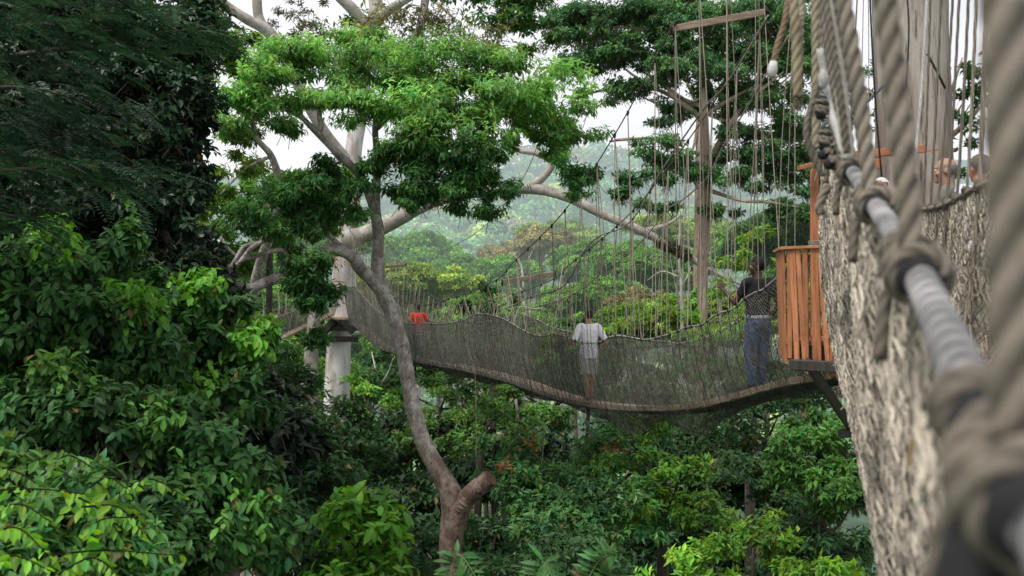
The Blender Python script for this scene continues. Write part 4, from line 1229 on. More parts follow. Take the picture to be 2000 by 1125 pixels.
def build_bridge():
    root = thing('rope_bridge', 'long netted rope suspension bridge running from the timber platform to the far tower tree', 'rope bridge', (line(0, 20), 20., float(zd(20.))))
    L = lambda o, Y, z: np.stack([line(o, Y), Y + 0 * z, z], -1)
    Ys = np.arange(12.0, 49.6, .0575)
    zt = {1: zrn(Ys), -1: zrf(Ys)}
    z0 = zd(Ys)
    # deck
    D = Geo()
    yd = np.arange(12.0, 49.8, .4)
    zz = zd(yd)
    for o in (-.13, 0, .13):
        pts = L(o, yd, zz + .012)
        for k in range(0, len(yd) - 1):
            box(D, pts[k] + rng.normal() * .003 * UP, pts[k + 1] + rng.normal() * .003 * UP, .12, .03, col=np.ones(3) * rng.uniform(.8, 1.2))
    D.obj('deck', M_DECKWOOD, root)
    for s in (1, -1):
        B = Geo(); pts = L(s * .205, yd, zz - .01)
        for k in range(len(yd) - 1):
            box(B, pts[k], pts[k + 1], .035, .085, col=np.ones(3) * rng.uniform(.75, 1.1))
        B.obj('side_beam', M_DECKWOOD, root)
    for s in (1, -1):
        N = Geo()
        netting(N, L(s * .5, Ys, zt[s]), L(s * .235, Ys, z0 - .05), (lambda y: np.interp(y, [13, 20, 26], [.0033, .0036, .0046])), NETC, belly=.05, rows=24, jitter=.0035, bulge_dir=np.array([-.956 * s, -.29 * s, 0]))
        N.obj('net', M_NET, root)
        R = Geo(); p = L(s * .5, Ys[::3], zt[s][::3])
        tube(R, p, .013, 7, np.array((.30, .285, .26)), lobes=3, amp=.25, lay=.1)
        R.obj('handrail', M_ROPE, root, smooth=True)
        Cb = Geo(); yc = np.arange(12.2, 50, .25); p = L(s * .62, yc, zc(yc))
        tube(Cb, p, .011, 6, np.array((.06, .058, .055)))
        Cb.obj('main_cable', M_ROPE, root, smooth=True)
    # cradle net and dark slack below the deck
    U = Geo()
    pouch = lambda Y: .10 + .34 * np.exp(-((Y - 17.9) / .75) ** 2) + .2 * np.exp(-((Y - 15.6) / .6) ** 2) + .06 * np.sin(Y * 1.7) + .12 * np.exp(-((Y - 29) / 2.5) ** 2)
    for s in (1, -1):
        netting(U, L(s * .235, Ys, z0 - .05), L(s * .03, Ys, z0 - .1 - pouch(Ys)), .0036, NETC * .8, rows=7)
    for k in range(5):
        p = L(rng.uniform(-.2, .2) + 0 * Ys[::8], Ys[::8], z0[::8] - .06 - rng.uniform(0, .05))
        tube(U, p, .012, 5, NETC * .45)
    U.obj('cradle_net', M_NET, root)
    # safety ropes
    for nm, pts, c, o in (('n', [(987, 603), (1040, 579), (1085, 567), (1110, 548), (1145, 485), (1173, 460), (1218, 443), (1250, 408), (1278, 355), (1367, 222), (1411, 173), (1447, 120), (1500, 30)], 7.0, .59),
                          ('f', [(1010, 610), (1110, 579), (1180, 530), (1204, 515), (1239, 485), (1264, 460), (1302, 411), (1334, 390), (1383, 345), (1411, 289), (1447, 230), (1500, 140), (1540, 70)], 8.24, -.59)):
        f = prof(pts, c)
        yy = np.arange(c / ((pts[-1][0] - 1000) / F + .307), c / ((pts[0][0] - 1000) / F + .307), .08)
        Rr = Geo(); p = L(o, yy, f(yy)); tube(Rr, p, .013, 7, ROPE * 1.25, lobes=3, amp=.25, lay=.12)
        for k in range(4, len(yy), 9):
            blob(Rr, p[k], (.022, .022, .026), ROPE * .4, 6, 4, .15)
        Rr.obj('safety_rope', M_ROPE, root, smooth=True)
    # hangers
    for s in (1, -1):
        for k, Yk in enumerate(np.arange(12.75, 47.3, .742)):
            H = Geo()
            Yk = Yk + rng.normal() * .05
            top = L(s * .62, np.array(Yk), zc(Yk))
            zr_ = zrn if s == 1 else zrf
            blob(H, top + np.array([0, 0, -.015]), (.024, .024, .045), RUB, 7, 5, .1)
            for dy in (-.24, .0, .2):
                Ya = Yk + dy + rng.normal() * .03
                rail = L(s * .5, np.array(Ya), zr_(Ya))
                foot = L(s * .245, np.array(Ya + rng.normal() * .05), zd(Ya) - .03)
                if top[2] - rail[2] > .05:
                    mid = (top + rail) / 2 + rng.normal(size=3) * np.array([.025, .05, 0])
                    tube(H, cr([top, mid, rail], 4), rng.uniform(.0052, .0095), 5, ROPE * rng.uniform(.7, 1.6), cap=False)
                m2 = (rail + foot) / 2 + np.array([-.956, -.29, 0]) * s * .055 + rng.normal(size=3) * .012
                tube(H, cr([rail, m2, foot], 4), .0052, 4, NETC * .5, cap=False)
                blob(H, rail, (.022, .024, .03), RUB * 1.3, 6, 4, .15)
            H.obj('hanger_rope', M_ROPE, root)
    # spreader beams between the two main cables
    for Ya, Yb, za, zb, w_ in ((15.0, 15.0, 3.79, 4.04, .10), (23.3, 23.8, .13, .33, .11), (39.6, 40.8, .78, .92, .10)):
        B = Geo()
        a = np.array([line(.66, Ya), Ya, za]); b = np.array([line(-.66, Yb), Yb, zb])
        box(B, a, b, w_ * .6, w_)
        for q in (a, b):
            tube(B, cr([q + np.array([0, -.04, .06]), q + np.array([0, -.07, 0]), q + np.array([0, 0, -.07]), q + np.array([0, .06, 0]), q + np.array([0, 0, .07])], 4), .02, 5, (.12, .11, .1))
        B.obj('spreader_beam', M_OLDWOOD, root)
    # white tie cords
    for q in ([(985, 556, 23.4), (990, 590, 23.4), (1001, 612, 23.4), (1012, 640, 23.6)], [(985, 556, 23.35), (982, 575, 23.4), (996, 600, 23.4), (1006, 640, 23.6), (1018, 700, 23.8), (1026, 745, 23.9)],
              [(1100, 515, 22), (1093, 560, 22), (1086, 610, 22.2), (1080, 650, 22.4)], [(796, 596, 36), (797, 620, 36), (800, 650, 36), (799, 660, 36)], [(986, 610, 24), (1000, 632, 24), (1016, 600, 24), (1040, 603, 24), (1058, 604, 24), (1070, 625, 24.2)]):
        Wc = Geo(); tube(Wc, cr(PL(q), 6), .011, 5, WHITE)
        Wc.obj('tie_cord', M_ROPE, root)
    return root


bridge = build_bridge()

# loose cords hanging below the bridge
for q, lab in (([(926, 690, 27), (929, 760, 27), (930, 830, 27), (930, 892, 27)], 'loose cord dangling straight below the bridge left of the orange-leaved tree'),
               ([(1062, 800, 21), (1062, 860, 20.8), (1052, 960, 20.5), (1040, 1060, 20.3), (1034, 1100, 20.2)], 'long thin cord trailing from the bridge down to the fern fronds')):
    G = Geo(); tube(G, cr(PL(q), 8), .009, 6, ROPE)
    o = G.obj('dangling_cord', M_ROPE)
    tag(o, lab, 'cord')
# a guy rope sagging across the valley
G = Geo(); tube(G, cr([P(820, 488, 40), P(860, 490, 40), P(905, 470, 38), P(950, 438, 36), P(1000, 380, 34), P(1040, 310, 32), P(1080, 180, 31)], 8), .012, 6, ROPE * .7)
o = G.obj('guy_rope', M_ROPE); tag(o, 'thin guy rope sagging across the valley left of the bridge cables', 'rope')


# ---- the second span, running left from the tower tree
def build_far_span():
    a = np.array([-8.9, 50.2, -1.3]); b = np.array([-11.9, 38.0, -3.0])
    root = thing('far_rope_bridge', 'second netted rope span leaving the tower tree towards the left, half hidden by leaves', 'rope bridge', a)
    n = 230
    t = np.linspace(0, 1, n)
    mid = a[None] * (1 - t)[:, None] + b[None] * t[:, None]
    mid[:, 2] -= np.sin(PI * t * .6) * .25
    dr = nrm(b - a); sd_ = nrm(np.cross(dr, UP))
    D = Geo()
    for k in range(0, n - 10, 10):
        box(D, mid[k], mid[k + 10], .42, .09, col=np.ones(3) * rng.uniform(.9, 1.3))
    D.obj('deck', M_DECKWOOD, root)
    for s in (1, -1):
        top = mid + sd_ * s * .5 + UP * 1.15
        N = Geo(); netting(N, top, mid + sd_ * s * .22, .0042, NETC * 1.7, rows=20, belly=.05, bulge_dir=sd_ * s)
        N.obj('net', M_NET, root)
        R = Geo(); tube(R, top[::5], .015, 6, ROPE); R.obj('handrail', M_ROPE, root)
        cab = mid + sd_ * s * .62 + UP * (1.35 + 3.0 * (1 - t)[:, None] ** 2)
        R = Geo(); tube(R, cab[::5], .014, 6, ROPE * .5); R.obj('main_cable', M_ROPE, root)
        for k in range(4, n, 13):
            H = Geo(); tube(H, cr([cab[k], (cab[k] + top[k]) / 2 + rng.normal(size=3) * .03, top[k], mid[k] + sd_ * s * .25], 3), .011, 5, ROPE_L * 1.1)
            H.obj('hanger_rope', M_ROPE, root)


build_far_span()


# ---- the platform round the tower tree
def far_platform():
    c = P(668, 618, 51.5)
    root = thing('tower_platform', 'small timber platform with dark beams clamped round the tower tree', 'platform', c)
    D = Geo(); ring = []
    n = 8
    v = [c + np.array([math.cos(a) * 1.35, math.sin(a) * 1.35, 0]) for a in np.arange(n) * PI / 4 + .3]
    V = np.array(v + [q - UP * .12 for q in v])
    D.add(np.vstack([V, c[None], (c - UP * .12)[None]]), [[k, (k + 1) % n, n + (k + 1) % n, n + k] for k in range(n)], [[16, (k + 1) % n, k] for k in range(n)] + [[17, n + k, n + (k + 1) % n] for k in range(n)], (1.2, 1.2, 1.2))
    D.obj('deck', M_DECKWOOD, root)
    for dz, r_, y_ in ((-.55, 1.1, -1.0), (-1.1, .95, -.9)):
        B = Geo(); box(B, c + np.array([-r_, y_, dz]), c + np.array([r_, y_, dz]), .18, .28)
        B.obj('beam', M_DARKWOOD, root)
    for s in (-1, 1):
        B = Geo(); box(B, c + np.array([s * .2, -1.05, -.2]), c + np.array([s * .75, -1.0, -.75]), .5, .35); B.obj('brace', M_DARKWOOD, root)
        B = Geo(); box(B, c + np.array([s * 1.1, .9, -.3]), c + np.array([s * 1.0, -1.1, -.3]), .15, .2); B.obj('joist', M_DARKWOOD, root)
        R = Geo(); tube(R, cr([c + np.array([s * .8, -1.1, 3.2]), c + np.array([s * .85, -1.1, 1.5]), c + np.array([s * .9, -1.15, .2])], 5), .025, 6, WHITE * 1.1)
        R.obj('stay_rope', M_ROPE, root)


far_platform()


# ================================================================== THE NEAR TREE AND ITS TIMBER PLATFORM
TX, TY, FZ = 4.67, 11.9, -.58
r = thing('platform_tree', 'weathered grey-brown tree trunk rising through the near platform, behind the ropes', 'tree', (4.85, 12.0, -34))
G = Geo()
limb(G, [(4.95, 12.0, -34), (4.8, 11.95, -10), (4.72, 11.9, -2), (4.69, 11.9, .5), (4.66, 11.9, 2), (4.62, 11.9, 3.5), (4.6, 11.9, 6), (4.62, 12, 9)], [.8, .5, .45, .43, .42, .415, .40, .35], n=40, rough=.035)
G.obj('trunk', M_BARK_GREY, r, smooth=True)


def near_platform():
    root = thing('timber_platform', 'red-brown hardwood platform with a slatted guard rail built round the near trunk', 'platform', (3.8, 11., FZ))
    poly = [(3.08, 11.5), (3.46, 11.05), (3.02, 9.3), (2.66, 8.35), (4.7, 8.0), (6.1, 9.4), (6.3, 12.8), (5.0, 13.6), (3.9, 12.9), (3.24, 12.4)]
    n = len(poly)
    c = np.array([4.4, 11.0])
    V = np.array([(x, y, FZ) for x, y in poly] + [(x, y, FZ - .05) for x, y in poly] + [(*c, FZ), (*c, FZ - .05)])
    D = Geo()
    D.add(V, [[k, n + k, n + (k + 1) % n, (k + 1) % n] for k in range(n)], [[2 * n, k, (k + 1) % n] for k in range(n)] + [[2 * n + 1, n + (k + 1) % n, n + k] for k in range(n)])
    D.obj('deck', M_REDWOOD_X, root)
    for k in range(n):
        a, b = np.array(poly[k]), np.array(poly[(k + 1) % n])
        a3 = np.array([*(a * .97 + c * .03), FZ - .14]); b3 = np.array([*(b * .97 + c * .03), FZ - .14])
        J = Geo(); box(J, a3, b3, .05, .17); J.obj('joist', M_DARKWOOD if k not in (1, 2) else M_OLDWOOD, root)
    # slatted guard panels
    def panel(a, b, m, lean, wd):
        a = np.array(a); b = np.array(b)
        d = nrm(b - a); out = np.array([d[1], -d[0]])
        if np.dot(out, a - c) < 0: out = -out
        Lg = np.linalg.norm(b - a)
        pr = thing_part('guard_panel', root, (*a, FZ))
        for k in range(m):
            f = (k + .5) / m * Lg + rng.normal() * .004
            q = a + d * f
            jb = rng.normal(size=2) * .02
            S = Geo()
            z1 = FZ - .22 - .05 * k / m + rng.normal() * .012
            lo = np.array([*(q + out * .035 + d * jb[0]), z1]); hi = np.array([*(q + out * (.035 + lean) + d * jb[1]), .43])
            box(S, lo, hi, wd * rng.uniform(.85, 1.1), .022, up=np.array([*out, 0]), col=np.ones(3) * rng.uniform(.72, 1.25))
            S.obj('slat', M_REDWOOD, pr)
        for z, o_, h in ((.445, lean + .02, .032),):
            S = Geo(); box(S, np.array([*(a - d * .03 + out * o_), z]), np.array([*(b + d * .03 + out * o_), z]), .11, h); S.obj('top_rail', M_REDWOOD_X, pr)
        for z, o_ in ((.33, lean * .9 - .01), (FZ + .1, lean * .2 - .0)):
            S = Geo(); box(S, np.array([*(a + out * o_), z]), np.array([*(b + out * o_), z]), .03, .08); S.obj('rail', M_REDWOOD_X, pr)
    panel((3.12, 11.47), (3.45, 11.06), 7, .07, .064)
    panel((3.28, 12.4), (3.14, 11.56), 8, .04, .07)
    for x, y, z0, z1, s in ((3.46, 11.02, -.95, 1.3, .075), (3.47, 11.75, FZ, 1.36, .085), (3.98, 12.75, FZ, 1.5, .09), (5.3, 11.25, FZ, 1.62, .09)):
        S = Geo(); box(S, (x, y, z0), (x, y, z1), s, s * .8, up=(0, 1, 0)); S.obj('post', M_REDWOOD, root)
    for a, b, w_, h in ((P(1560, 328, 11.6), P(1640, 309, 11.7), .09, .05), (P(1605, 309, 11.32), P(1808, 290, 11.3), .07, .085), (P(1690, 322, 11.3), P(1722, 320, 11.3), .06, .11), (P(1790, 297, 11.2), P(1832, 292, 11.1), .02, .02)):
        S = Geo(); box(S, a, b, w_, h); S.obj('beam', M_REDWOOD_X, root)
    S = Geo(); box(S, P(1575, 705, 11.1), P(1685, 868, 11.35), .09, .13, up=(0, 1, 0)); S.obj('brace', M_DARKWOOD, root)
    S = Geo(); box(S, P(1640, 847, 11.3), P(1760, 843, 11.35), .10, .085); S.obj('collar_beam', M_DARKWOOD, root)
    S = Geo(); box(S, P(1545, 712, 11.2), P(1720, 722, 10.6), .09, .12); S.obj('bearer', M_DARKWOOD, root)
    S = Geo()
    for k in range(5):
        tube(S, [np.array([3.47 + math.cos(q) * .062, 11.75 + math.sin(q) * .058, .47 + k * .016]) for q in np.linspace(0, 2 * PI, 14)], .009, 5, ROPE)
    S.obj('rope_lashing', M_ROPE, root)


def thing_part(name, parent, loc):
    o = bpy.data.objects.new(name, None); COL.objects.link(o)
    o.empty_display_size = .1
    o.parent = parent
    o.location = Vector([float(q) for q in loc]) - parent_world(parent)
    return o


near_platform()


# ================================================================== THE NEAR WALKWAY (its rail runs past the viewpoint)
RL = np.array([(0.20, .2, -.165), (.24, .35, -.155), (.335, .7, -.113), (.573, 1.45, .022), (.8165, 2.3, .187), (1.064, 3.2, .364), (1.40, 4.4, .585), (1.85, 6, .86), (2.44, 8.0, 1.28), (3.3, 9.8, 1.7), (4.2, 11.5, 2.3)])
RLs = cr(RL, 14)
rl = lambda Y: np.stack([np.interp(Y, RLs[:, 1], RLs[:, 0]), Y + 0 * np.asarray(Y), np.interp(Y, RLs[:, 1], RLs[:, 2])], -1)
zfl = lambda Y: np.interp(Y, [0, 2, 3, 4.4, 6, 8.3], [-1.25, -1.13, -1.05, -.88, -.72, -.6])
RR = np.array([(1.15, .8, .40), (1.4, 2.0, .41), (1.68, 3, .42), (2.07, 4.5, .452), (2.45, 5.8, .47), (2.80, 7, .54), (3.05, 7.9, .66), (3.3, 8.6, .9)])
RRs = cr(RR, 14)
rr_ = lambda Y: np.stack([np.interp(Y, RRs[:, 1], RRs[:, 0]), Y + 0 * np.asarray(Y), np.interp(Y, RRs[:, 1], RRs[:, 2])], -1)

TAUPE = np.array((.20, .172, .138)); PALE = np.array((.42, .40, .36))
walk = thing('near_walkway', 'near rope walkway at the right with woven net and lashed handrail coming towards the viewer', 'rope bridge', (1.5, 4., -1.))


def knot(parent, c, axis, R, rope, n=3.2, col=TAUPE, tail=True):
    """turns of rope round the rail with a rubber patch"""
    ax = nrm(np.asarray(axis, float)); ref = nrm(np.cross(ax, UP)); u = np.cross(ref, ax)
    K = Geo()
    q = np.linspace(0, 2 * PI * n, int(26 * n))
    pts = np.array([c + ax * (k / (2 * PI) * rope * 2.25 - n * rope * 1.1 + rope * .5 * math.sin(k * .7)) + (ref * math.cos(k) + u * math.sin(k)) * R * (1 + .12 * math.sin(k * 1.3)) for k in q])
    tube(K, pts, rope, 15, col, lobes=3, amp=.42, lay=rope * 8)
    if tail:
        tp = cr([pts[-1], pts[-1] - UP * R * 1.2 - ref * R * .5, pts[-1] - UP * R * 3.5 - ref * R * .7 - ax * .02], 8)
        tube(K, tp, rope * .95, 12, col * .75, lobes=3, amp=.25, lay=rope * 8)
    ko = K.obj('knot', M_ROPE, parent, smooth=True)
    B = Geo()
    tube(B, [c + ax * s for s in np.linspace(-rope * 4.5, rope * 4.5, 8)], [R * .8, R * .98, R * 1.04, R * 1.02, R * 1.04, R * 1.02, R * .98, R * .8], 14, RUB, rough=.05)
    B.obj('black_wrap', M_ROPE, ko, smooth=True)
    return ko


def hang(parent, pts, rad, col=TAUPE, step=.008, lay=None):
    H = Geo()
    p = resample(cr(pts, 10), step)
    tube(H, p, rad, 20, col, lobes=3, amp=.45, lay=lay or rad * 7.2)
    return H.obj('hanger_rope', M_ROPE, parent, smooth=True)


# handrail: cable core with a pale cord wound round it
yy = np.concatenate([np.arange(.2, 3.2, .012), np.arange(3.2, 11.4, .03)])
core = rl(yy)
G = Geo(); tube(G, core, .0165, 14, np.array((.055, .055, .06)))
hr = G.obj('handrail', M_ROPE, walk, smooth=True)
G = Geo()
wp = resample(core[yy < 4.2], .0045)
nw = 28
t_, A_, B_ = frames(wp)
d = np.arange(len(wp)) * .0045
th = np.linspace(0, 2 * PI, nw, endpoint=False)
ph = np.cos(2 * PI * d[:, None] / .052 - th[None] + .5 * np.sin(d[:, None] * 9))
rid = np.clip((ph + .1) / .55, 0, 1); rid = rid * rid * (3 - 2 * rid)
wear = .8 + .3 * np.sin(d[:, None] * 21 + th[None]) * np.sin(d[:, None] * 7.3)
Rw = .0152 + .0064 * rid * (.92 + .08 * np.cos(2 * PI * d[:, None] / .013))
Vw = wp[:, None] + (A_[:, None] * np.cos(th)[None, :, None] + B_[:, None] * np.sin(th)[None, :, None]) * Rw[..., None]
Cw = np.array((.05, .05, .058)) * (1 - rid[..., None]) + np.array((.29, .282, .28)) * (rid * wear)[..., None]
iw = np.arange(len(wp) - 1)[:, None] * nw; jw = np.arange(nw)[None]; j2w = (jw + 1) % nw
G.add(Vw.reshape(-1, 3), np.stack([iw + jw, iw + j2w, iw + nw + j2w, iw + nw + jw], -1).reshape(-1, 4), None, Cw.reshape(-1, 3))
G.obj('cord_winding', M_ROPE, hr, smooth=True)
G = Geo()
yy2 = np.arange(.7, 8.4, .02); p = rr_(yy2)
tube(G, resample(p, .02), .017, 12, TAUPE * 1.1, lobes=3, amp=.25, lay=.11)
G.obj('handrail', M_ROPE, walk, smooth=True)

# nets
yl = np.arange(.45, 8.3, .030)
top = rl(yl).copy(); top[:, 2] = np.minimum(top[:, 2], .25 + .055 * yl + .2) - .012
bot = rl(yl).copy(); bot[:, 0] += .12; bot[:, 2] = zfl(yl)
NL = Geo()
netting(NL, top, bot, .0025, np.array((.27, .24, .195)), belly=.035, rows=42, jitter=.0045, stain=.38, bulge_dir=np.array([-.95, .3, 0]))
netting(NL, top[::2] + np.array([.018, 0, 0]), bot[::2] + np.array([.02, 0, 0]), .0028, np.array((.075, .064, .048)), belly=.02, rows=30, jitter=.008, bulge_dir=np.array([-.95, .3, 0]))
m = 90
k = rng.integers(0, len(yl), m); f = rng.random(m)[:, None]
pp = top[k] * (1 - f) + bot[k] * f + np.array([-.03, .01, 0])
prisms(NL, pp, pp + rng.normal(size=(m, 3)) * np.array([.01, .02, .04]), .003, tints(m, (.36, .33, .28), np.ones(m), .25, .1), 4)
NL.obj('net', M_NET, walk)
yr = np.arange(2.0, 8.4, .031)
top = rr_(yr).copy(); bot = rr_(yr).copy(); bot[:, 0] -= .18; bot[:, 2] = zfl(yr)
NR = Geo()
netting(NR, top, bot, .0027, np.array((.27, .24, .195)), belly=.04, rows=48, jitter=.004, stain=.3, bulge_dir=np.array([.95, -.3, 0]))
netting(NR, top[::2] + np.array([.012, 0, 0]), bot[::2] + np.array([.012, 0, 0]), .0034, np.array((.13, .11, .085)), belly=.04, rows=26, jitter=.008, bulge_dir=np.array([.95, -.3, 0]))
NR.obj('net', M_NET, walk)
# deck boards
D = Geo()
for k in range(18):
    y0 = -.2 + k * .5
    for o_ in (.2, .32, .44):
        a = rl(np.array(max(y0, .2))); b = rl(np.array(y0 + .49))
        a = a + np.array([o_, 0, 0]); b = b + np.array([o_, 0, 0]); a[2] = zfl(y0); b[2] = zfl(y0 + .5)
        box(D, a, b, .11, .03, col=np.ones(3) * rng.uniform(.7, 1.1))
D.obj('deck', M_OLDWOOD, walk)

# hangers of the left rail with their knots
HG = [((1985, 850, .62), (1978, 400, .62), (1962, -120, .63), .0165), ((1782, 512, 1.45), (1765, 300, 1.46), (1722, -60, 1.5), .0185), ((1703, 392, 2.3), (1681, 200, 2.32), (1640, -50, 2.35), .0185),
      ((1664, 332, 3.2), (1644, 170, 3.2), (1612, -40, 3.25), .0175), ((1640, 296, 4.4), (1627, 150, 4.4), (1596, -40, 4.45), .0175), ((1624, 258, 5.6), (1612, 120, 5.6), (1585, -40, 5.6), .017)]
for i_, (a, b, c_, rad) in enumerate(HG):
    a3, b3, c3 = P(*a), P(*b), P(*c_)
    h = hang(walk, [c3, b3, a3 + np.array([0, 0, .0])], rad, TAUPE * rng.uniform(.85, 1.08), step=.006 if a[2] < 3 else .012)
    Y = a[2]
    ax = rl(np.array(Y + .05)) - rl(np.array(Y - .05))
    knot(h, rl(np.array(Y)), ax, .033 if Y < 3 else .034, .0125, n=3.6, col=TAUPE * .85)
    if Y < 5:
        knot(h, rl(np.array(Y + .17)), ax, .028, .010, n=2.6, col=TAUPE * .7, tail=False)
RB = Geo()  # shade around the nearest knot, modelled as a black wrap with a tail
pk = rl(np.linspace(.57, .70, 12))
tube(RB, pk, [.024, .028, .032, .034, .035, .034, .035, .034, .033, .031, .028, .024], 18, RUB, rough=.06)
tube(RB, cr([pk[6], pk[6] + np.array([-.015, .0, -.06]), pk[5] + np.array([-.01, .0, -.14]), pk[5] + np.array([.0, -.01, -.24])], 8), [.034] * 8 + [.036] * 8 + [.026] * 8 + [.02], 14, RUB, rough=.06)
RB.obj('black_wrap', M_ROPE, walk, smooth=True, label='shaded knot nearest the viewer, its darkness built as a black wrap with hanging tail')
# second strands beside them
for q, rad, cc in ([(1655, 300, 2.9), (1640, 180, 2.9), (1606, -40, 2.95)], .012, TAUPE * .7), ([(1690, 330, 2.7), (1662, 150, 2.7), (1628, -40, 2.75)], .013, TAUPE * .65), ([(1630, 270, 4.9), (1618, 140, 4.9), (1603, 90, 4.9)], .012, TAUPE * .9):
    hang(walk, [P(*k) for k in q][::-1], rad, cc)
# cloth-wrapped strut beside the hangers
G = Geo()
p = resample(cr([P(1601, 95, 3.5), P(1612, 160, 3.5), P(1622, 215, 3.45), P(1648, 300, 3.35)], 10), .02)
tube(G, cr([P(1628, -40, 3.0), P(1640, 120, 3.0), P(1647, 220, 3.0), P(1657, 312, 3.0)], 12), .0185, 14, np.array((.36, .33, .29)), rough=.08)
G.obj('wrapped_strut', M_ROPE, walk, smooth=True)
G = Geo()
tube(G, p, .012, 10, WHITE * .85, rough=.08)
blob(G, P(1608, 155, 3.45), (.018, .018, .035), WHITE * .8, 10, 7, .12)
G.obj('taped_rod', M_ROPE, walk, smooth=True)
for q in ((1604, 210, 3.45), (1611, 270, 3.4), (1621, 300, 3.4), (1632, 318, 3.3)):
    knot(walk, P(*q), np.array([.1, .1, 1]) if q[1] < 290 else np.array([1., .3, .2]), .018, .0085, n=2.5, col=TAUPE * .8, tail=False)

# hangers of the right rail, carried on down the net
for i_, (px, py, tx, ty, Y) in enumerate([(1801, 402, 1818, 0, 6.9), (1812, 400, 1838, 0, 6.5), (1828, 390, 1860, 60, 6.1), (1846, 383, 1876, 0, 5.7), (1862, 372, 1890, 30, 5.3), (1882, 362, 1905, 30, 4.95), (1903, 362, 1920, 60, 4.6)]):
    rail = rr_(np.array(Y))
    topp = rail + (P(tx, ty, Y) - P(px, py, Y))
    foot = rail + np.array([-.17 - .03, -.1, 0]); foot[2] = -.6
    midn = (rail + foot) / 2 + np.array([.03, 0, 0])
    hang(walk, [topp + UP * .4, (topp + rail) / 2 + UP * .1, rail, midn, foot], .0085 if i_ < 6 else .011, TAUPE * (.75 if i_ < 5 else 1.2), step=.02, lay=.07)
    G = Geo(); blob(G, rail, (.028, .028, .035), TAUPE * .5, 9, 6, .15); G.obj('knot', M_ROPE, walk)

# white stay and dark steel wires on the near tree
for q, rr, cc, lab in ([[(1812, -30, 8), (1806, 80, 8), (1798, 200, 8), (1790, 290, 8), (1788, 380, 8)], .012, WHITE * 1.2, 'white twisted stay rope in front of the near trunk'], [[(1698, -30, 7), (1704, 100, 7), (1712, 230, 7), (1722, 345, 7)], .007, RUB, 'thin black cable left of the near trunk'],
                      [[(1770, -30, 9), (1775, 60, 9), (1768, 200, 9)], .008, RUB * 2, 'dark wire running down the near trunk'], [[(1811, 105, 11), (1830, 140, 11), (1846, 172, 11.2)], .014, RUB * 2, 'short dark branch-like cable hook on the near trunk']):
    G = Geo(); p = resample(cr(PL(q), 8), .02); tube(G, p, rr, 9, cc, lobes=3, amp=.2, lay=.08)
    o = G.obj('stay_rope', M_ROPE, smooth=True); tag(o, lab, 'rope')

# loose rope ends dangling by the post
for q, rr, cc, lab in ([[(1548, -40, 3.6), (1552, 30, 3.6), (1556, 110, 3.6), (1558, 190, 3.6)], .018, np.array((.27, .23, .15)), 'thick frayed rope end hanging at the top edge right of the spreader beam'],
                       [[(1566, -40, 3.7), (1564, 20, 3.7), (1561, 60, 3.62), (1560, 140, 3.62)], .016, np.array((.25, .215, .15)), 'rope strand doubled against the thick frayed rope end'],
                       [[(1543, -30, 4.), (1533, 40, 4), (1518, 90, 4), (1510, 128, 4)], .013, np.array((.2, .14, .09)), 'brown rope slanting down to a white-taped end'],
                       [[(1592, -30, 4), (1593, 120, 4), (1594, 290, 4)], .017, np.array((.26, .23, .16)), 'straight rope end hanging beside the wrapped strut'],
                       [[(1604, 150, 3.5), (1590, 190, 3.5), (1575, 250, 3.5), (1582, 290, 3.5), (1600, 330, 3.5), (1606, 345, 3.5)], .0125, TAUPE * .8, 'slack loop of rope bulging left of the handrail post'],
                       [[(1618, 362, 4), (1606, 385, 4), (1600, 405, 4), (1604, 420, 4)], .018, TAUPE, 'stubby curled rope end on the edge of the woven net']):
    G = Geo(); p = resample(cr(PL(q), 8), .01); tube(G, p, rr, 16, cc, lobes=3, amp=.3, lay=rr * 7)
    e = p[-1]
    if 'frayed' in lab:
        prisms(G, np.repeat(e[None], 40, 0) + rng.normal(size=(40, 3)) * .009, np.repeat(e[None], 40, 0) + rng.normal(size=(40, 3)) * np.array([.012, .012, .01]) - UP * .035, .0016, cc * .6)
    o = G.obj('rope_end', M_ROPE, smooth=True); tag(o, lab, 'rope')
    if 'taped' in lab:
        T_ = Geo(); tube(T_, [P(1511, 120, 4), P(1509, 135, 4), P(1507, 150, 4)], [.015, .02, .017], 10, WHITE * 1.2, rough=.1); T_.obj('tape', M_ROPE, o, smooth=True)


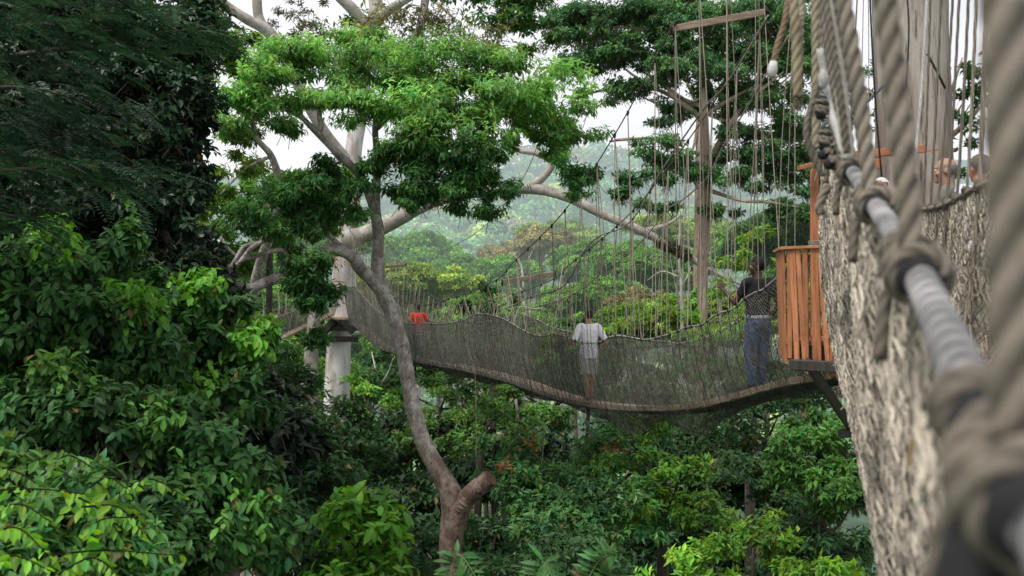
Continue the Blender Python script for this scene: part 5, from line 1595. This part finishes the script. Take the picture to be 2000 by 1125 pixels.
# ================================================================== PEOPLE
def remeshed(G, name, mat, parent, voxel, col, smooth_it=4, wrinkle=0.0, label=None, factor=.5):
    """fuse overlapping closed shapes into one continuous skin"""
    me = G.mesh(name + '_raw')
    t = bpy.data.objects.new(name + '_raw', me); COL.objects.link(t)
    m = t.modifiers.new('r', 'REMESH'); m.mode = 'VOXEL'; m.voxel_size = voxel
    if smooth_it:
        s = t.modifiers.new('s', 'SMOOTH'); s.iterations = smooth_it; s.factor = factor
    dg = bpy.context.evaluated_depsgraph_get()
    new = bpy.data.meshes.new_from_object(t.evaluated_get(dg))
    bpy.data.objects.remove(t); bpy.data.meshes.remove(me)
    new.name = name
    n = len(new.vertices)
    co = np.empty(n * 3, np.float32); new.vertices.foreach_get('co', co); co = co.reshape(-1, 3).astype(float)
    if wrinkle:
        no = np.empty(n * 3, np.float32); new.vertices.foreach_get('normal', no); no = no.reshape(-1, 3)
        k = np.sin(co[:, 2] * 60 + 6 * np.sin(co[:, 0] * 13) + 5 * np.sin(co[:, 1] * 11)) * .5 + np.sin(co[:, 2] * 31 + co[:, 0] * 40) * .5
        co = co + no * (k * wrinkle)[:, None]
    C = np.ones((n, 4), np.float32); C[:, :3] = col(co) if callable(col) else col
    co -= np.array(parent_world(parent))
    new.vertices.foreach_set('co', co.astype(np.float32).ravel())
    for a in list(new.color_attributes): new.color_attributes.remove(a)
    a = new.color_attributes.new('col', 'FLOAT_COLOR', 'POINT'); a.data.foreach_set('color', C.ravel())
    new.polygons.foreach_set('use_smooth', np.ones(len(new.polygons), bool))
    new.materials.clear(); new.materials.append(mat)
    new.update()
    o = bpy.data.objects.new(name, new); COL.objects.link(o); o.parent = parent
    if label: o['label'] = label
    return o


def person(label, base, yaw, H, skin, hair, shirt, trousers, head_yaw=0., L=None, R=None, legs=None, shorts=False, sleeve=.6, bald=False, hem=.86, shoe=(.05, .035, .025), belt=None, vox=.0075, curl=1.1, build=1.0, untucked=True, group=None):
    """base: where the feet stand; yaw: heading (0 = away from the viewer); L/R: (elbow, wrist, finger direction) in body space"""
    k = H / 1.75
    cy_, sy_ = math.cos(yaw), math.sin(yaw)
    base = np.asarray(base, float)

    def J(p):
        p = np.asarray(p, float) * k
        return base + np.stack([p[..., 0] * cy_ - p[..., 1] * sy_, p[..., 0] * sy_ + p[..., 1] * cy_, p[..., 2]], -1)

    def V(d):
        d = np.asarray(d, float)
        return np.stack([d[..., 0] * cy_ - d[..., 1] * sy_, d[..., 0] * sy_ + d[..., 1] * cy_, d[..., 2]], -1)
    root = thing('person', label, 'person', base, group)
    L = L or ((-.24, -.03, 1.12), (-.26, .08, .86), (0, .2, -1)); R = R or ((.24, -.03, 1.12), (.26, .08, .86), (0, .2, -1))
    legs = legs or (((-.10, .02, .50), (-.11, -.02, .085), (-.15, 1, 0)), ((.10, .02, .50), (.11, .0, .085), (.15, 1, 0)))
    b = build

    def etube(G, pts, wx, wy):
        """torso-like tube: half-widths across and fore-aft per level"""
        pts = np.asarray(pts, float); n = 18
        s = cr(np.c_[pts, wx, wy], 5)
        th = np.linspace(0, 2 * PI, n, endpoint=False)
        rows = s[:, None, :3] + np.stack([s[:, None, 3] * np.cos(th), s[:, None, 4] * np.sin(th), 0 * s[:, None, 3] * np.cos(th)], -1)
        m = len(s)
        Vv = np.vstack([rows.reshape(-1, 3), s[0, :3], s[-1, :3]])
        i = np.arange(m - 1)[:, None] * n; j = np.arange(n)[None]; j2 = (j + 1) % n
        Q = np.stack([i + j, i + j2, i + n + j2, i + n + j], -1).reshape(-1, 4)
        jj = np.arange(n)
        T = np.vstack([np.stack([np.full(n, m * n), (jj + 1) % n, jj], 1), np.stack([np.full(n, m * n + 1), (m - 1) * n + jj, (m - 1) * n + (jj + 1) % n], 1)])
        G.add(J(Vv), Q, T)

    def lt(G, pts, r, n=14):
        s = cr(np.c_[np.asarray(pts, float), np.asarray(r, float)], 6)
        tube(G, J(s[:, :3]), s[:, 3] * k, n)

    def ball(G, c, r):
        g2 = Geo(); blob(g2, (0, 0, 0), 1.0, seg=16, ring=12)
        v, q, t, _ = g2.arrays()
        G.add(J(np.asarray(c, float) + v * np.asarray(r, float)), q, t)
    sh = {-1: np.array((-.175 * b, -.005, 1.425)), 1: np.array((.175 * b, -.005, 1.425))}
    B = Geo()
    etube(B, [(0, 0, .86), (0, .0, .95), (0, .01, 1.06), (0, .01, 1.2), (0, .0, 1.34), (0, -.01, 1.43), (0, -.012, 1.475)], [.13 * b, .165 * b, .145 * b, .16 * b, .175 * b, .14 * b, .06], [.09, .115, .10, .11, .115, .085, .055])
    lt(B, [(0, -.012, 1.44), (0, .0, 1.50), (0, .012, 1.57)], [.064, .056, .056])
    # head, turned on the neck
    hc, hs_ = math.cos(head_yaw), math.sin(head_yaw)
    hp = lambda x, y, z: (x * hc - y * hs_, .012 + x * hs_ + y * hc, z)

    def hball(G, c, r):
        g2 = Geo(); blob(g2, (0, 0, 0), 1.0, seg=18, ring=14)
        v, q, t, _ = g2.arrays()
        v = np.asarray(c, float) + v * np.asarray(r, float)
        v = np.stack([v[:, 0] * hc - v[:, 1] * hs_, .012 + v[:, 0] * hs_ + v[:, 1] * hc, v[:, 2]], -1)
        G.add(J(v), q, t)
    hball(B, (0, .0, 1.665), (.075, .093, .088)); hball(B, (0, .032, 1.60), (.060, .066, .078)); hball(B, (0, .072, 1.552), (.032, .03, .026))
    hball(B, (0, .108, 1.615), (.014, .020, .018)); hball(B, (0, .098, 1.64), (.011, .014, .03)); hball(B, (0, .084, 1.668), (.056, .016, .012))
    hball(B, (0, .096, 1.582), (.024, .012, .007)); hball(B, (0, .094, 1.572), (.021, .012, .007))
    for s in (-1, 1):
        hball(B, (s * .078, -.005, 1.63), (.011, .021, .032))
        hball(B, (s * .045, .065, 1.61), (.022, .025, .022))
    # arms and hands
    for s, (el, wr, fd) in ((-1, L), (1, R)):
        el = np.asarray(el, float); wr = np.asarray(wr, float); fd = nrm(np.asarray(fd, float))
        lt(B, [sh[s] * np.array([.6, 1, 1]), sh[s], sh[s] * .5 + el * .5 + np.array([s * .006, 0, 0]), el], [.055, .056, .047, .038])
        lt(B, [el, el * .65 + wr * .35, wr], [.038, .040, .026])
        ball(B, el, .039)
        fa = nrm(wr - el)
        dirn = nrm(fa * .4 + fd * .6)
        across = nrm(np.cross(dirn, np.array([0, 0, 1.]) if abs(dirn[2]) < .8 else np.array([0, 1., 0])))
        pn = nrm(np.cross(across, dirn))
        if pn[2] > 0: pn = -pn
        pal = wr + dirn * .05
        for u in np.linspace(-.026, .026, 4):
            lt(B, [wr + across * u * .6, pal + across * u, wr + dirn * .092 + across * u * 1.05], [.016, .0165, .013], 8)
        for u, ln in zip(np.linspace(-.030, .030, 4), (.066, .078, .074, .058) if s < 0 else (.058, .074, .078, .066)):
            p0 = wr + dirn * .088 + across * u
            a1, a2, a3 = curl * .35, curl * 1.0, curl * 1.6
            q1 = p0 + (dirn * math.cos(a1) + pn * math.sin(a1)) * ln * .45
            q2 = q1 + (dirn * math.cos(a2) + pn * math.sin(a2)) * ln * .32
            q3 = q2 + (dirn * math.cos(a3) + pn * math.sin(a3)) * ln * .24
            lt(B, [p0 - dirn * .01, q1, q2, q3], [.0092, .0088, .0082, .0072], 8)
        ths = -s
        t0 = wr + dirn * .03 + across * ths * .026
        t1 = t0 + nrm(across * ths * .75 + dirn * .6 + pn * .3) * .036
        t2 = t1 + nrm(across * ths * .15 + dirn * .7 + pn * .7) * .032
        lt(B, [t0, t1, t2], [.0125, .0105, .009], 8)
    # legs and feet
    hip = {-1: np.array((-.085, 0, .90)), 1: np.array((.085, 0, .90))}
    for s, (kn, an, td) in zip((-1, 1), legs):
        kn = np.asarray(kn, float); an = np.asarray(an, float); td = nrm(np.asarray(td, float))
        lt(B, [hip[s], hip[s] * .5 + kn * .5, kn], [.088, .074, .054])
        lt(B, [kn, kn * .68 + an * .32 + np.array([0, -.014, 0]), an], [.054, .055, .036])
        lt(B, [an - td * .04 - UP * .045, an + td * .06 - UP * .042, an + td * .15 - UP * .058], [.036, .036, .026])
        ball(B, an, .038)
    remeshed(B, 'body', M_SKIN, root, vox, np.asarray(skin), 3)
    # hair
    Hh = Geo()
    if bald:
        g2 = Geo(); blob(g2, (0, -.006, 1.655), (.081, .093, .075), seg=28, ring=16)
        keep = lambda p: (p[:, 2] < 1.69) & (p[:, 2] > 1.60) & (p[:, 1] < .02)
    else:
        g2 = Geo(); blob(g2, (0, -.006, 1.672), (.085, .1, .094), seg=28, ring=16, noise=.012)
        keep = lambda p: ((p[:, 2] > 1.70) | ((p[:, 1] < .03) & (p[:, 2] > 1.635)) | ((p[:, 1] < -.03) & (p[:, 2] > 1.575))) & (p[:, 1] < .082)
    v, q, t, _ = g2.arrays()
    kk = keep(v)
    q = q[kk[q].all(1)]; t = t[kk[t].all(1)]
    v = np.stack([v[:, 0] * hc - v[:, 1] * hs_, .012 + v[:, 0] * hs_ + v[:, 1] * hc, v[:, 2]], -1)
    Hh.add(J(v), q, t, hair)
    Hh.obj('hair', M_HAIR, root, smooth=True)
    E = Geo()
    for s in (-1, 1):
        c = J(np.array(hp(s * .031, .082, 1.645)))
        blob(E, c, .012 * k, (.6, .58, .55), 10, 8)
        blob(E, c + V(np.array([-hs_, hc, 0])) * .008 * k, .0065 * k, (.02, .012, .01), 8, 6)
    E.obj('eye', M_SKIN, root, smooth=True)
    # shirt
    S = Geo()
    e = .016
    etube(S, [(0, 0, hem), (0, .0, .97), (0, .012, 1.08), (0, .012, 1.2), (0, .0, 1.34), (0, -.01, 1.435), (0, -.012, 1.482)],
          [(.178 if untucked else .15) * b, .182 * b, .172 * b, .182 * b, .192 * b, .155 * b, .066], [.13, .13, .125, .13, .13, .10, .064])
    for s, (el, wr, fd) in ((-1, L), (1, R)):
        el = np.asarray(el, float)
        en = sh[s] * (1 - sleeve) + el * sleeve
        lt(S, [sh[s] * np.array([.55, 1, 1]), sh[s], sh[s] * .5 + en * .5, en], [.066, .069, .062, .060 if sleeve < .9 else .052])
    remeshed(S, 'shirt', M_CLOTH, root, .010, np.asarray(shirt), 3, wrinkle=.0035)
    # trousers
    T = Geo()
    etube(T, [(0, 0, .82), (0, .0, .9), (0, .005, 1.0)], [.15 * b, .178 * b, .158 * b], [.115, .13, .118])
    for s, (kn, an, td) in zip((-1, 1), legs):
        kn = np.asarray(kn, float); an = np.asarray(an, float)
        if shorts:
            en = kn * .97 + np.asarray(hip[s]) * .03
            lt(T, [hip[s], hip[s] * .5 + kn * .5, en], [.105, .102, .098])
        else:
            lt(T, [hip[s], hip[s] * .5 + kn * .5, kn, kn * .5 + an * .5, an + UP * .0], [.10, .09, .075, .068, .064])
    remeshed(T, 'shorts' if shorts else 'trousers', M_CLOTH, root, .010, np.asarray(trousers), 3, wrinkle=.004)
    if belt is not None:
        Bl = Geo(); etube(Bl, [(0, .004, .955), (0, .005, .975), (0, .006, 1.0)], [.181 * b, .183 * b, .181 * b], [.134, .135, .134])
        remeshed(Bl, 'waistband', M_CLOTH, root, .008, np.asarray(belt), 1)
    for s, (kn, an, td) in zip((-1, 1), legs):
        an = np.asarray(an, float); td = nrm(np.asarray(td, float))
        Sh = Geo()
        lt(Sh, [an - td * .055 - UP * .05, an + td * .05 - UP * .052, an + td * .13 - UP * .06, an + td * .175 - UP * .064], [.034, .042, .038, .022])
        remeshed(Sh, 'shoe', M_CLOTH, root, .008, np.asarray(shoe), 2)
    return root


def on_bridge(px, o=0.):
    c = 7.62 - 1.046 * o
    Y = c / ((px - 1000) / F + .307)
    return np.array([line(o, Y), Y, float(zd(Y)) + .035])


pA = on_bridge(1150)
person('man in pale shirt and shorts seen from behind, walking in the middle of the bridge', pA, math.radians(6), 1.76, (.36, .19, .13), (.018, .013, .010), (.72, .71, .74), (.38, .37, .36), head_yaw=math.radians(8),
       L=((-.33, -.10, 1.10), (-.43, .08, 1.185), (-.5, .5, .1)), R=((.34, -.06, 1.13), (.33, .16, 1.06), (.0, 1, -.2)), legs=(((-.07, -.02, .50), (-.05, -.12, .10), (-.1, 1, 0)), ((.08, .08, .51), (.05, .10, .09), (.1, 1, 0))), shorts=True, sleeve=.86, hem=.82, shoe=(.10, .07, .05), vox=.0075)
pB = on_bridge(1481)
person('man in black t-shirt and blue jeans at the platform end of the bridge, hand raised', pB, math.radians(19), 1.80, (.055, .03, .022), (.006, .005, .005), (.012, .012, .015), (.05, .075, .145), head_yaw=math.radians(48),
       L=((-.27, .12, 1.16), (-.34, .33, 1.34), (-.05, .35, 1)), R=((.30, -.02, 1.14), (.40, .2, 1.05), (.3, 1, 0)), legs=(((-.11, .03, .50), (-.13, -.06, .085), (-.3, 1, 0)), ((.09, .04, .50), (.09, .08, .085), (.2, 1, 0))), sleeve=.62, hem=.99, belt=(.34, .35, .42), untucked=False, vox=.0075)
pC = on_bridge(817)
person('person in a bright red shirt far along the bridge near the leaning trunk', pC, math.radians(16), 1.84, (.06, .035, .025), (.008, .007, .007), (.50, .03, .018), (.03, .03, .04),
       L=((-.34, -.02, 1.14), (-.46, .12, 1.16), (-.3, 1, 0)), R=((.34, -.02, 1.14), (.46, .12, 1.16), (.3, 1, 0)), sleeve=.7, vox=.011)
person('bald man with grey fringe, in profile on the platform by the near trunk', (3.83, 9.0, FZ), math.radians(62), 1.72, (.29, .165, .115), (.13, .125, .12), (.13, .12, .105), (.22, .12, .07), bald=True, vox=.008,
       L=((-.2, .12, 1.12), (-.16, .32, 1.22), (0, 1, .4)), R=((.2, .12, 1.12), (.12, .33, 1.22), (0, 1, .4)), sleeve=.9)
person('white-haired visitor on the platform glimpsed between the near ropes', (3.86, 10.7, FZ), math.radians(140), 1.72, (.46, .22, .16), (.50, .49, .48), (.30, .12, .10), (.05, .05, .07), vox=.011)
person('visitor in pale lilac shirt at the far right, half hidden by net and rope', (3.82, 8.35, FZ), math.radians(10), 1.66, (.33, .16, .11), (.10, .08, .07), (.56, .55, .68), (.16, .10, .07), vox=.011, sleeve=.95)
